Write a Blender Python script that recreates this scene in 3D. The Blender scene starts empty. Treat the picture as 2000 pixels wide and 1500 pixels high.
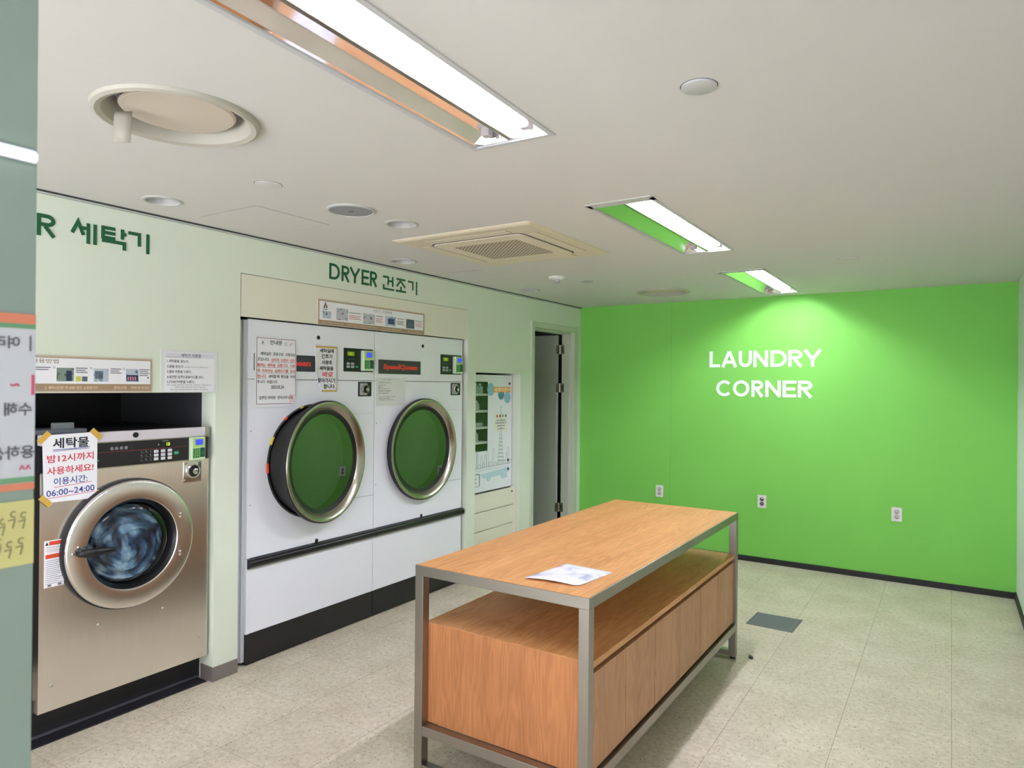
import bpy, bmesh, math, random
from mathutils import Vector, Matrix
random.seed(7)
C = bpy.context.scene.collection
PI = math.pi

# ------------------------------------------------------------------ camera, world, exposure
EYE = Vector((0.0, 0.0, 1.56))
FPX = 1332.23
yaw, pitch, roll = 0.572118, 0.0014058, 0.0092678
fw = Vector((-math.sin(yaw) * math.cos(pitch), math.cos(yaw) * math.cos(pitch), math.sin(pitch)))
rt = Vector((math.cos(yaw), math.sin(yaw), 0))
up = rt.cross(fw)
rt, up = rt * math.cos(roll) + up * math.sin(roll), up * math.cos(roll) - rt * math.sin(roll)
cam = bpy.data.cameras.new('camera')
cam.sensor_width = 36.0
cam.sensor_fit = 'HORIZONTAL'
cam.lens = FPX / 2000 * 36
cam.clip_start = 0.02
cam.dof.use_dof = True
cam.dof.focus_distance = 3.4
cam.dof.aperture_fstop = 9.0
camo = bpy.data.objects.new('camera', cam)
m = Matrix((rt, up, -fw)).transposed().to_4x4()
m.translation = EYE
camo.matrix_world = m
C.objects.link(camo)
bpy.context.scene.camera = camo

w = bpy.data.worlds.new('world')
bpy.context.scene.world = w
w.use_nodes = True
wn = w.node_tree                      # fill light added behind the viewpoint, stronger from below to brighten the ceiling
_tc = wn.nodes.new('ShaderNodeTexCoord'); _sp = wn.nodes.new('ShaderNodeSeparateXYZ'); _mr = wn.nodes.new('ShaderNodeMapRange')
wn.links.new(_tc.outputs['Generated'], _sp.inputs[0]); wn.links.new(_sp.outputs['Z'], _mr.inputs['Value'])
for k_, v_ in (('From Min', -0.25), ('From Max', 0.25), ('To Min', 3.5), ('To Max', 0.55)): _mr.inputs[k_].default_value = v_
wn.links.new(_mr.outputs[0], wn.nodes['Background'].inputs[1])
wn.nodes['Background'].inputs[0].default_value = (0.86, 0.87, 0.93, 1)
vs = bpy.context.scene.view_settings
vs.view_transform = 'Standard'
vs.look = 'None'
vs.gamma = 1.0
vs.use_curve_mapping = False
vs.exposure = 1.6
TUBE_POWER = 58.0          # radiance of the lit fluorescent tubes

# ------------------------------------------------------------------ room measures (metres)
XW, YG, ZC, XR, YF = -3.222, 6.31, 2.364, 0.418, -2.5
XD = -3.25                 # fronts of the machines

# ------------------------------------------------------------------ materials
def lin(c):
    return tuple(((v / 255) / 12.92 if v / 255 <= 0.04045 else (((v / 255) + 0.055) / 1.055) ** 2.4) for v in c) + (1,)
MATS = {}
def pm(name, rgb, rough=0.5, metal=0.0, ior=1.5, coat=0.0, em=None, ems=0.0, noise=0.0, nscale=40, bump=0.0, bscale=200, spec=None):
    if name in MATS: return MATS[name]
    mt = bpy.data.materials.new(name)
    mt.use_nodes = True
    nt = mt.node_tree
    b = nt.nodes['Principled BSDF']
    b.inputs['Base Color'].default_value = lin(rgb)
    b.inputs['Roughness'].default_value = rough
    b.inputs['Metallic'].default_value = metal
    b.inputs['IOR'].default_value = ior
    b.inputs['Coat Weight'].default_value = coat
    b.inputs['Coat Roughness'].default_value = 0.08
    if spec is not None: b.inputs['Specular IOR Level'].default_value = spec
    if em:
        b.inputs['Emission Color'].default_value = lin(em)
        b.inputs['Emission Strength'].default_value = ems
    if noise or bump:
        tc = nt.nodes.new('ShaderNodeTexCoord')
    if noise:
        n = nt.nodes.new('ShaderNodeTexNoise'); n.inputs['Scale'].default_value = nscale; n.inputs['Detail'].default_value = 6
        nt.links.new(tc.outputs['Object'], n.inputs['Vector'])
        mx = nt.nodes.new('ShaderNodeMix'); mx.data_type = 'RGBA'
        c = lin(rgb)
        mx.inputs['A'].default_value = tuple(max(0, v * (1 - noise)) for v in c[:3]) + (1,)
        mx.inputs['B'].default_value = tuple(min(1, v * (1 + noise)) for v in c[:3]) + (1,)
        nt.links.new(n.outputs['Fac'], mx.inputs['Factor'])
        nt.links.new(mx.outputs['Result'], b.inputs['Base Color'])
    if bump:
        n2 = nt.nodes.new('ShaderNodeTexNoise'); n2.inputs['Scale'].default_value = bscale; n2.inputs['Detail'].default_value = 4
        nt.links.new(tc.outputs['Object'], n2.inputs['Vector'])
        bp = nt.nodes.new('ShaderNodeBump'); bp.inputs['Strength'].default_value = bump; bp.inputs['Distance'].default_value = 0.002
        nt.links.new(n2.outputs['Fac'], bp.inputs['Height'])
        nt.links.new(bp.outputs['Normal'], b.inputs['Normal'])
    MATS[name] = mt
    return mt

def nodes(name):
    mt = bpy.data.materials.new(name); mt.use_nodes = True
    nt = mt.node_tree
    MATS[name] = mt
    def N(t, **kw):
        n = nt.nodes.new(t)
        for k, v in kw.items():
            if k in n.inputs.keys(): n.inputs[k].default_value = v
            else: setattr(n, k, v)
        return n
    return mt, nt, N, nt.links.new, nt.nodes['Principled BSDF']

def ramp(N, stops):
    r = N('ShaderNodeValToRGB')
    el = r.color_ramp.elements
    while len(el) < len(stops): el.new(0.5)
    for e, (p, c) in zip(el, stops):
        e.position = p; e.color = c if len(c) == 4 else lin(c)
    return r

def wood(name, dark, light, axis, rough=0.42):
    """straight oak veneer with pores and cathedral figure running along one axis"""
    mt, nt, N, L, b = nodes(name)
    tc = N('ShaderNodeTexCoord'); mp = N('ShaderNodeMapping')
    sc = [9.0, 9.0, 9.0]; sc[axis] = 0.9
    mp.inputs['Scale'].default_value = sc
    L(tc.outputs['Object'], mp.inputs['Vector'])
    n1 = N('ShaderNodeTexNoise', Scale=1.1, Detail=3.0)
    L(mp.outputs['Vector'], n1.inputs['Vector'])
    mul = N('ShaderNodeMath', operation='MULTIPLY'); mul.inputs[1].default_value = 95.0
    L(n1.outputs['Fac'], mul.inputs[0])
    sn = N('ShaderNodeMath', operation='SINE'); L(mul.outputs[0], sn.inputs[0])
    ad = N('ShaderNodeMath', operation='MULTIPLY_ADD'); ad.inputs[1].default_value = 0.5; ad.inputs[2].default_value = 0.5
    L(sn.outputs[0], ad.inputs[0])
    mp2 = N('ShaderNodeMapping'); s2 = [420.0, 420.0, 420.0]; s2[axis] = 9.0
    mp2.inputs['Scale'].default_value = s2
    L(tc.outputs['Object'], mp2.inputs['Vector'])
    n2 = N('ShaderNodeTexNoise', Scale=1.0, Detail=2.0); L(mp2.outputs['Vector'], n2.inputs['Vector'])
    mp3 = N('ShaderNodeMapping'); s3 = [14.0, 14.0, 14.0]; s3[axis] = 1.0
    mp3.inputs['Scale'].default_value = s3
    L(tc.outputs['Object'], mp3.inputs['Vector'])
    n3 = N('ShaderNodeTexNoise', Scale=1.0, Detail=4.0); L(mp3.outputs['Vector'], n3.inputs['Vector'])
    m1 = N('ShaderNodeMath', operation='MULTIPLY'); m1.inputs[1].default_value = 0.15; L(ad.outputs[0], m1.inputs[0])
    m2 = N('ShaderNodeMath', operation='MULTIPLY_ADD'); m2.inputs[1].default_value = 0.36; L(n2.outputs['Fac'], m2.inputs[0]); L(m1.outputs[0], m2.inputs[2])
    m3 = N('ShaderNodeMath', operation='MULTIPLY_ADD'); m3.inputs[1].default_value = 0.5; L(n3.outputs['Fac'], m3.inputs[0]); L(m2.outputs[0], m3.inputs[2])
    r = ramp(N, [(0.22, dark), (0.78, light)])
    L(m3.outputs[0], r.inputs['Fac']); L(r.outputs['Color'], b.inputs['Base Color'])
    b.inputs['Roughness'].default_value = rough
    bp = N('ShaderNodeBump', Strength=0.12, Distance=0.001); L(m3.outputs[0], bp.inputs['Height']); L(bp.outputs['Normal'], b.inputs['Normal'])
    return mt

def brushed(name, rgb, rough, axis, amt=0.12):
    mt, nt, N, L, b = nodes(name)
    tc = N('ShaderNodeTexCoord'); mp = N('ShaderNodeMapping')
    s = [600.0, 600.0, 600.0]; s[axis] = 4.0
    mp.inputs['Scale'].default_value = s
    L(tc.outputs['Object'], mp.inputs['Vector'])
    n = N('ShaderNodeTexNoise', Scale=1.0, Detail=3.0); L(mp.outputs['Vector'], n.inputs['Vector'])
    c = lin(rgb)
    r = ramp(N, [(0.3, tuple(v * (1 - amt) for v in c[:3]) + (1,)), (0.7, tuple(min(1, v * (1 + amt)) for v in c[:3]) + (1,))])
    L(n.outputs['Fac'], r.inputs['Fac']); L(r.outputs['Color'], b.inputs['Base Color'])
    b.inputs['Metallic'].default_value = 1.0
    b.inputs['Roughness'].default_value = rough
    bp = N('ShaderNodeBump', Strength=0.06, Distance=0.001); L(n.outputs['Fac'], bp.inputs['Height']); L(bp.outputs['Normal'], b.inputs['Normal'])
    return mt

def thin_glass(name, tint, ior=1.5, rough=0.02):
    mt, nt, N, L, b = nodes(name)
    nt.nodes.remove(b)
    out = [n for n in nt.nodes if n.type == 'OUTPUT_MATERIAL'][0]
    fr = N('ShaderNodeFresnel', IOR=ior); tr = N('ShaderNodeBsdfTransparent', Color=tint); gl = N('ShaderNodeBsdfGlossy', Roughness=rough)
    mx = N('ShaderNodeMixShader')
    ge = N('ShaderNodeNewGeometry'); io = N('ShaderNodeMix', data_type='FLOAT')     # same reflection from either face of the pane
    io.inputs[2].default_value = ior; io.inputs[3].default_value = 1.0 / ior
    L(ge.outputs['Backfacing'], io.inputs[0]); L(io.outputs[0], fr.inputs['IOR'])
    L(fr.outputs[0], mx.inputs[0]); L(tr.outputs[0], mx.inputs[1]); L(gl.outputs[0], mx.inputs[2]); L(mx.outputs[0], out.inputs['Surface'])
    return mt

def floor_mat():
    mt, nt, N, L, b = nodes('vinyl_tiles')
    tc = N('ShaderNodeTexCoord'); sep = N('ShaderNodeSeparateXYZ'); L(tc.outputs['Object'], sep.inputs[0])
    def joint(out, off, pitch, half):
        a = N('ShaderNodeMath', operation='ADD'); a.inputs[1].default_value = -off + pitch * 40; L(out, a.inputs[0])
        d = N('ShaderNodeMath', operation='DIVIDE'); d.inputs[1].default_value = pitch; L(a.outputs[0], d.inputs[0])
        f = N('ShaderNodeMath', operation='FRACT'); L(d.outputs[0], f.inputs[0])
        pp = N('ShaderNodeMath', operation='PINGPONG'); pp.inputs[1].default_value = 0.5; L(f.outputs[0], pp.inputs[0])
        lt = N('ShaderNodeMath', operation='LESS_THAN'); lt.inputs[1].default_value = half / pitch; L(pp.outputs[0], lt.inputs[0])
        fl = N('ShaderNodeMath', operation='FLOOR'); L(d.outputs[0], fl.inputs[0])
        return lt, fl
    jx, ix = joint(sep.outputs['X'], 0.012, 0.4375, 0.0011)
    jy, iy = joint(sep.outputs['Y'], 1.783, 0.455, 0.0006)
    mxj = N('ShaderNodeMath', operation='MAXIMUM'); L(jx.outputs[0], mxj.inputs[0]); L(jy.outputs[0], mxj.inputs[1])
    cmb = N('ShaderNodeCombineXYZ'); L(ix.outputs[0], cmb.inputs[0]); L(iy.outputs[0], cmb.inputs[1])
    wn = N('ShaderNodeTexWhiteNoise'); L(cmb.outputs[0], wn.inputs['Vector'])
    n1 = N('ShaderNodeTexNoise', Scale=3.0, Detail=8.0, Roughness=0.65); L(tc.outputs['Object'], n1.inputs['Vector'])
    n2 = N('ShaderNodeTexNoise', Scale=42.0, Detail=5.0, Roughness=0.6); L(tc.outputs['Object'], n2.inputs['Vector'])
    v = N('ShaderNodeTexVoronoi', Scale=75.0); L(tc.outputs['Object'], v.inputs['Vector'])
    # dark chips and specks
    gt = N('ShaderNodeMath', operation='LESS_THAN'); gt.inputs[1].default_value = 0.30; L(v.outputs['Distance'], gt.inputs[0])
    sc = N('ShaderNodeSeparateColor'); L(v.outputs['Color'], sc.inputs[0])
    pick = N('ShaderNodeMath', operation='GREATER_THAN'); pick.inputs[1].default_value = 0.82; L(sc.outputs[0], pick.inputs[0])
    spk = N('ShaderNodeMath', operation='MULTIPLY'); L(gt.outputs[0], spk.inputs[0]); L(pick.outputs[0], spk.inputs[1])
    r1 = ramp(N, [(0.33, (206, 195, 173)), (0.68, (231, 222, 204))]); L(n2.outputs['Fac'], r1.inputs['Fac'])
    r2 = ramp(N, [(0.36, (222, 218, 210)), (0.62, (255, 255, 255))]); L(n1.outputs['Fac'], r2.inputs['Fac'])
    mu = N('ShaderNodeMix', data_type='RGBA', blend_type='MULTIPLY'); mu.inputs['Factor'].default_value = 0.55
    L(r1.outputs['Color'], mu.inputs['A']); L(r2.outputs['Color'], mu.inputs['B'])
    tv = N('ShaderNodeMath', operation='MULTIPLY_ADD'); tv.inputs[1].default_value = 0.06; tv.inputs[2].default_value = 0.96; L(wn.outputs['Value'], tv.inputs[0])
    mv = N('ShaderNodeVectorMath', operation='SCALE'); L(mu.outputs['Result'], mv.inputs[0]); L(tv.outputs[0], mv.inputs['Scale'])
    ms = N('ShaderNodeMix', data_type='RGBA'); ms.inputs['B'].default_value = lin((160, 149, 130))
    L(spk.outputs[0], ms.inputs['Factor']); L(mv.outputs[0], ms.inputs['A'])
    mj = N('ShaderNodeMix', data_type='RGBA'); mj.inputs['B'].default_value = lin((112, 102, 84))
    jm = N('ShaderNodeMath', operation='MULTIPLY'); jm.inputs[1].default_value = 0.8; L(mxj.outputs[0], jm.inputs[0])
    L(jm.outputs[0], mj.inputs['Factor']); L(ms.outputs['Result'], mj.inputs['A'])
    # scuffs
    mp = N('ShaderNodeMapping'); mp.inputs['Scale'].default_value = (6, 9, 1); mp.inputs['Rotation'].default_value = (0, 0, 0.5); L(tc.outputs['Object'], mp.inputs['Vector'])
    n3 = N('ShaderNodeTexNoise', Scale=1.6, Detail=7.0, Roughness=0.75); L(mp.outputs['Vector'], n3.inputs['Vector'])
    r3 = ramp(N, [(0.66, (0, 0, 0, 1)), (0.78, (0.5, 0.5, 0.5, 1))]); L(n3.outputs['Fac'], r3.inputs['Fac'])
    mk = N('ShaderNodeMix', data_type='RGBA'); mk.inputs['B'].default_value = lin((128, 116, 98))
    L(r3.outputs['Color'], mk.inputs['Factor']); L(mj.outputs['Result'], mk.inputs['A'])
    L(mk.outputs['Result'], b.inputs['Base Color'])
    b.inputs['Roughness'].default_value = 0.42
    b.inputs['Specular IOR Level'].default_value = 0.35
    return mt

def perforated(name, rgb, hole, scale):
    mt, nt, N, L, b = nodes(name)
    tc = N('ShaderNodeTexCoord'); sep = N('ShaderNodeSeparateXYZ'); L(tc.outputs['Object'], sep.inputs[0])
    def s(o, k):
        a = N('ShaderNodeMath', operation='MULTIPLY'); a.inputs[1].default_value = k; L(o, a.inputs[0])
        c = N('ShaderNodeMath', operation='SINE'); L(a.outputs[0], c.inputs[0]); return c
    p = N('ShaderNodeMath', operation='MULTIPLY'); L(s(sep.outputs['X'], scale).outputs[0], p.inputs[0]); L(s(sep.outputs['Y'], scale).outputs[0], p.inputs[1])
    r = ramp(N, [(0.10, rgb), (0.22, hole)]); L(p.outputs[0], r.inputs['Fac']); L(r.outputs['Color'], b.inputs['Base Color'])
    b.inputs['Roughness'].default_value = 0.6
    return mt

WALL = pm('mint_wall_paint', (223, 231, 216), 0.75, noise=0.02, nscale=3, bump=0.1, bscale=120)
WALLR = pm('white_wall_paint', (224, 234, 226), 0.75, noise=0.02, nscale=3, bump=0.1, bscale=120)
CREAM = pm('cream_panel_paint', (231, 229, 212), 0.6, noise=0.02, nscale=3)
CEIL = pm('ceiling_paint', (215, 213, 211), 0.85, noise=0.015, nscale=5, bump=0.15, bscale=90)
GREEN = pm('green_wall_paint', (122, 202, 84), 0.62, noise=0.03, nscale=2.5, bump=0.12, bscale=110)
BLACK = pm('black_rubber', (27, 26, 30), 0.55)
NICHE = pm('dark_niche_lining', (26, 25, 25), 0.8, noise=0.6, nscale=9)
DGREY = pm('dark_grey', (60, 60, 64), 0.6)
GREYBASE = pm('grey_baseboard_vinyl', (120, 112, 108), 0.5, noise=0.08, nscale=6)
FLOOR = floor_mat()
STEELF = brushed('brushed_table_steel', (158, 153, 147), 0.36, 2, 0.05)
STEELFX = brushed('brushed_table_steel_across', (158, 153, 147), 0.36, 0, 0.05)
STEELFY = brushed('brushed_table_steel_along', (158, 153, 147), 0.36, 1, 0.05)
STEELW = brushed('brushed_washer_steel', (235, 231, 227), 0.24, 2, 0.05)
CHROME = pm('chrome', (205, 205, 205), 0.16, 1.0)
SATIN = pm('satin_steel', (178, 172, 160), 0.26, 1.0)
LITREF = pm('lit_reflector', (236, 236, 238), 0.38, 1.0)
MIRROR = pm('mirror_reflector', (232, 230, 232), 0.07, 1.0)
ENAMEL = pm('white_enamel', (240, 242, 251), 0.35, noise=0.01, nscale=2)
ENAMEL2 = pm('grey_enamel', (206, 210, 216), 0.4)
WHITEP = pm('white_plastic', (232, 232, 228), 0.4)
GREYP = pm('grey_plastic', (176, 178, 180), 0.45)
LGREY = pm('light_grey_metal', (196, 196, 198), 0.5)
BLKP = pm('black_gloss_plastic', (24, 23, 28), 0.28)
BLKM = pm('black_textured_plastic', (11, 10, 11), 0.3, bump=0.5, bscale=500)
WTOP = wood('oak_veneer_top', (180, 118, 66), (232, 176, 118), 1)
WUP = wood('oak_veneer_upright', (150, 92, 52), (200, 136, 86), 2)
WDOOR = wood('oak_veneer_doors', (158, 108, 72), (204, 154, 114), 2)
PAPER = pm('white_paper', (240, 240, 246), 0.7)
PAPERO = pm('off_white_film', (226, 228, 230), 0.4)
INK = pm('black_ink', (36, 36, 50), 0.7)
INKG = pm('grey_ink', (112, 112, 122), 0.7)
RED = pm('red_ink', (214, 44, 66), 0.7)
BLUE = pm('blue_ink', (58, 68, 150), 0.7)
PINK = pm('pink_ink', (214, 140, 158), 0.7)
BRN = pm('brown_border', (182, 162, 142), 0.6)
BRNP = pm('pale_pink_border', (208, 194, 182), 0.6)
TAPE = pm('yellow_tape', (212, 172, 78), 0.5)
DKG = pm('dark_green_lettering', (20, 92, 56), 0.5)
WHT = pm('white_lettering', (238, 244, 244), 0.45)
ORANGE = pm('orange_red_label', (222, 78, 44), 0.6)
REDLOGO = pm('red_logo', (232, 62, 58), 0.5)
SLATE = pm('slate_plate', (58, 58, 66), 0.45)
LGREEN = pm('lime_green_plastic', (176, 214, 120), 0.4)
GRKEY = pm('green_keys', (52, 128, 72), 0.45)
DGKEY = pm('deep_green_keys', (24, 84, 60), 0.45)
TEALB = pm('teal_button', (60, 160, 120), 0.4)
SCREEN = pm('blue_screen', (50, 60, 190), 0.3, em=(60, 72, 215), ems=0.3)
LED = pm('lit_digits', (190, 240, 40), 0.4, em=(200, 245, 40), ems=0.8)
LEDOFF = pm('green_display_window', (66, 74, 22), 0.3, em=(120, 140, 20), ems=0.25)
TUBE = pm('lit_tube', (255, 255, 255), 0.4, em=(242, 240, 255), ems=TUBE_POWER)
STRIP = pm('reflection_glow', (255, 255, 255), 0.4, em=(232, 236, 255), ems=2.0)
YELLOW = pm('yellowed_plastic', (217, 207, 184), 0.5)
YELLOW2 = pm('cream_plastic', (224, 214, 194), 0.5)
GRILL = perforated('intake_grille', (206, 194, 172), (92, 80, 66), 2 * PI / 0.027)
GLASSW = thin_glass('clear_glass', (0.93, 0.95, 0.95, 1), 1.5)
GLASSD = thin_glass('smoked_dryer_glass', (0.42, 0.44, 0.44, 1), 2.7)

# ------------------------------------------------------------------ mesh helpers
ORG = {}
def FL(X): return lambda u, v, w: Vector((X + w, u, v))          # sheet on the left wall, facing the room
def FG(Y=YG): return lambda u, v, w: Vector((u, Y - w, v))       # sheet on the green wall
def FC(Z=ZC): return lambda u, v, w: Vector((u, v, Z - w))       # under the ceiling

class MB:
    def __init__(s): s.bm = bmesh.new(); s.mats = []
    def mi(s, mat):
        if mat not in s.mats: s.mats.append(mat)
        return s.mats.index(mat)
    def face(s, vs_, mat, smooth=False):
        try:
            f = s.bm.faces.new(vs_); f.material_index = s.mi(mat); f.smooth = smooth; return f
        except ValueError: return None
    def box(s, x0, x1, y0, y1, z0, z1, mat, b=0.0, seg=2):
        x0, x1 = sorted((x0, x1)); y0, y1 = sorted((y0, y1)); z0, z1 = sorted((z0, z1))
        v = [s.bm.verts.new((x, y, z)) for z in (z0, z1) for y in (y0, y1) for x in (x0, x1)]
        fs = [s.face([v[i] for i in q], mat) for q in ((0, 2, 3, 1), (4, 5, 7, 6), (0, 1, 5, 4), (2, 6, 7, 3), (0, 4, 6, 2), (1, 3, 7, 5))]
        if b > 0:
            b = min(b, 0.49 * min(x1 - x0, y1 - y0, z1 - z0))
            ed = list({e for f in fs for e in f.edges})
            k = s.mi(mat)
            r = bmesh.ops.bevel(s.bm, geom=ed, offset=b, segments=seg, affect='EDGES', profile=0.5)
            for f in r['faces']: f.material_index = k
        return s
    def fbox(s, F, u0, u1, v0, v1, w0, w1, mat, b=0.0):
        p, q = F(u0, v0, w0), F(u1, v1, w1)
        return s.box(p.x, q.x, p.y, q.y, p.z, q.z, mat, b)
    def prism(s, F, pts, w0, w1, mat):
        """extruded flat outline"""
        a = [s.bm.verts.new(F(u, v, w1)) for u, v in pts]
        b = [s.bm.verts.new(F(u, v, w0)) for u, v in pts]
        s.face(a, mat); s.face(b[::-1], mat)
        n = len(pts)
        for i in range(n): s.face([a[i], b[i], b[(i + 1) % n], a[(i + 1) % n]], mat)
        return s
    def lathe(s, F, cu, cv, prof, mat, n=48, smooth=True, a0=0.0, a1=2 * PI, close_ends=False):
        """profile of (radius, w) turned about the sheet normal at (cu,cv)"""
        full = abs(a1 - a0 - 2 * PI) < 1e-6
        cnt = n if full else n + 1
        rings = []
        for r, w_ in prof:
            if r < 1e-6: rings.append([s.bm.verts.new(F(cu, cv, w_))])
            else: rings.append([s.bm.verts.new(F(cu + r * math.cos(a0 + (a1 - a0) * i / n), cv + r * math.sin(a0 + (a1 - a0) * i / n), w_)) for i in range(cnt)])
        for A, B in zip(rings, rings[1:]):
            for i in range(n):
                j = (i + 1) % cnt
                if len(A) == 1 and len(B) == 1: continue
                if len(A) == 1: s.face([A[0], B[i], B[j]], mat, smooth)
                elif len(B) == 1: s.face([A[i], B[0], A[j]], mat, smooth)
                else: s.face([A[i], B[i], B[j], A[j]], mat, smooth)
        return s
    def cyl(s, p0, p1, r, mat, n=16, r2=None, caps=True):
        p0, p1 = Vector(p0), Vector(p1); d = (p1 - p0).normalized()
        a = d.orthogonal().normalized(); b = d.cross(a); r2 = r if r2 is None else r2
        A = [s.bm.verts.new(p0 + (a * math.cos(t) + b * math.sin(t)) * r) for t in (2 * PI * i / n for i in range(n))]
        B = [s.bm.verts.new(p1 + (a * math.cos(t) + b * math.sin(t)) * r2) for t in (2 * PI * i / n for i in range(n))]
        for i in range(n): s.face([A[i], A[(i + 1) % n], B[(i + 1) % n], B[i]], mat, True)
        if caps: s.face(A[::-1], mat); s.face(B, mat)
        return s
    def ribbon(s, F, pts, t, w0, w1, mat, closed=False):
        """mitred stroke of width t along a 2D polyline, extruded"""
        P = []
        for p in pts:
            if not P or (Vector(p) - P[-1]).length > 1e-6: P.append(Vector(p))
        n = len(P); Lf, Rt = [], []
        for i in range(n):
            pv = P[i - 1] if (i > 0 or closed) else None
            nx = P[(i + 1) % n] if (i < n - 1 or closed) else None
            d1 = (P[i] - pv).normalized() if pv is not None else None
            d2 = (nx - P[i]).normalized() if nx is not None else None
            if d1 is None: d1 = d2
            if d2 is None: d2 = d1
            n1 = Vector((-d1.y, d1.x)); n2 = Vector((-d2.y, d2.x)); mm = (n1 + n2)
            mm = mm.normalized() if mm.length > 1e-6 else n1
            k = min(3.0, 1 / max(0.2, mm.dot(n1)))
            Lf.append(P[i] + mm * (t / 2 * k)); Rt.append(P[i] - mm * (t / 2 * k))
        seg = range(n) if closed else range(n - 1)
        top = [[s.bm.verts.new(F(q.x, q.y, w1)) for q in side] for side in (Lf, Rt)]
        bot = [[s.bm.verts.new(F(q.x, q.y, w0)) for q in side] for side in (Lf, Rt)]
        for i in seg:
            j = (i + 1) % n
            s.face([top[0][i], top[1][i], top[1][j], top[0][j]], mat)
            s.face([bot[0][i], bot[0][j], bot[1][j], bot[1][i]], mat)
            s.face([top[0][i], top[0][j], bot[0][j], bot[0][i]], mat)
            s.face([top[1][i], bot[1][i], bot[1][j], top[1][j]], mat)
        if not closed:
            for e in (0, n - 1): s.face([top[0][e], bot[0][e], bot[1][e], top[1][e]], mat)
        return s
    def text(s, F, body, u, v, mat, h=None, wd=None, wo=0.0012, al='L', weight=0.0, shear=0.0, rot=0.0):
        """flat printed writing; h = height of the writing, wd = its width, u/v = left (or centre) and bottom"""
        me, bb = glyphs(body, weight, shear)
        if me is None: return s
        gx0, gx1, gy0, gy1 = bb
        kv = h / (gy1 - gy0) if h else None
        ku = wd / (gx1 - gx0) if wd else kv
        if kv is None: kv = ku
        W = (gx1 - gx0) * ku
        ox = u - (W / 2 if al == 'C' else (W if al == 'R' else 0))
        k = s.mi(mat); cr, sr = math.cos(rot), math.sin(rot)
        vv = []
        for q in me.vertices:
            a, b = (q.co.x - gx0) * ku, (q.co.y - gy0) * kv
            vv.append(s.bm.verts.new(F(ox + a * cr - b * sr, v + a * sr + b * cr, wo)))
        for p in me.polygons:
            try:
                f = s.bm.faces.new([vv[i] for i in p.vertices]); f.material_index = k
            except ValueError: pass
        return s
    def build(s, name, parent=None, origin=None, smooth=False, recalc=True):
        if recalc: bmesh.ops.recalc_face_normals(s.bm, faces=s.bm.faces)
        po = ORG[parent.name] if parent is not None else Vector((0, 0, 0))
        og = Vector(origin) if origin is not None else po
        bmesh.ops.translate(s.bm, verts=s.bm.verts, vec=-og)
        me = bpy.data.meshes.new(name); s.bm.to_mesh(me); s.bm.free()
        for mt in s.mats: me.materials.append(mt)
        o = bpy.data.objects.new(name, me); C.objects.link(o)
        o.location = og - po
        if parent is not None: o.parent = parent
        ORG[o.name] = og
        if smooth:
            me.shade_smooth()
            me.set_sharp_from_angle(angle=math.radians(35))
        return o

GC = {}
def glyphs(body, weight, shear):
    key = (body, weight, shear)
    if key in GC: return GC[key]
    cu = bpy.data.curves.new('writing', 'FONT'); cu.body = body; cu.size = 1.0
    cu.offset = weight; cu.shear = shear; cu.resolution_u = 3; cu.fill_mode = 'FRONT'
    ob = bpy.data.objects.new('writing', cu); C.objects.link(ob)
    dg = bpy.context.evaluated_depsgraph_get()
    me = bpy.data.meshes.new_from_object(ob.evaluated_get(dg))
    bpy.data.objects.remove(ob); bpy.data.curves.remove(cu)
    if not me.vertices: GC[key] = (None, None); return GC[key]
    xs = [q.co.x for q in me.vertices]; ys = [q.co.y for q in me.vertices]
    GC[key] = (me, (min(xs), max(xs), min(ys), max(ys)))
    return GC[key]

def thing(name, label, cat, loc, group=None):
    o = bpy.data.objects.new(name, None); C.objects.link(o); o.empty_display_size = 0.05
    o.location = loc; ORG[o.name] = Vector(loc)
    return tag(o, label, cat, group)
def tag(o, label, cat, group=None):
    o['label'] = label; o['category'] = cat
    if group: o['group'] = group
    return o
def struct(o): o['kind'] = 'structure'; return o
def copy_tree(o, parent=None):
    c = o.copy(); C.objects.link(c)
    if parent is not None: c.parent = parent
    ORG[c.name] = ORG[o.name].copy()
    for ch in list(o.children): copy_tree(ch, c)
    return c
def sheet_holes(mb, F, outer, holes, w_, mat):
    """flat sheet with cut-outs"""
    bm = mb.bm; edges = []
    before = set(bm.faces)
    for lp in [outer] + holes:
        vs_ = [bm.verts.new(F(u, v, w_)) for u, v in lp]
        for i in range(len(vs_)): edges.append(bm.edges.new((vs_[i], vs_[(i + 1) % len(vs_)])))
    bmesh.ops.triangle_fill(bm, use_beauty=True, use_dissolve=False, edges=edges)
    k = mb.mi(mat)
    for f in bm.faces:
        if f not in before: f.material_index = k
def circ(cu, cv, r, n=48): return [(cu + r * math.cos(2 * PI * i / n), cv + r * math.sin(2 * PI * i / n)) for i in range(n)]
def rect(u0, u1, v0, v1): return [(u0, v0), (u1, v0), (u1, v1), (u0, v1)]

# ------------------------------------------------------------------ ceiling positions
FIX = [(-1.57, -0.25), (0.575, 1.90), (2.725, 4.05), (4.79, 6.115)]     # the row of troffers, along y
FX0, FX1 = -1.38, -1.07
DIFF = [(-1.98, 1.19, 0.235), (-2.06, 5.55, 0.225)]
DOWN = [(-2.95, 1.70, 0.082), (-2.325, 2.573, 0.085), (-3.02, 3.365, 0.088), (-3.007, 4.94, 0.085)]

# ------------------------------------------------------------------ room shell
b = MB(); b.box(-5.2, XR + 0.15, YF - 0.15, YG + 0.15, -0.12, 0.0, FLOOR)
struct(b.build('floor'))

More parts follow.
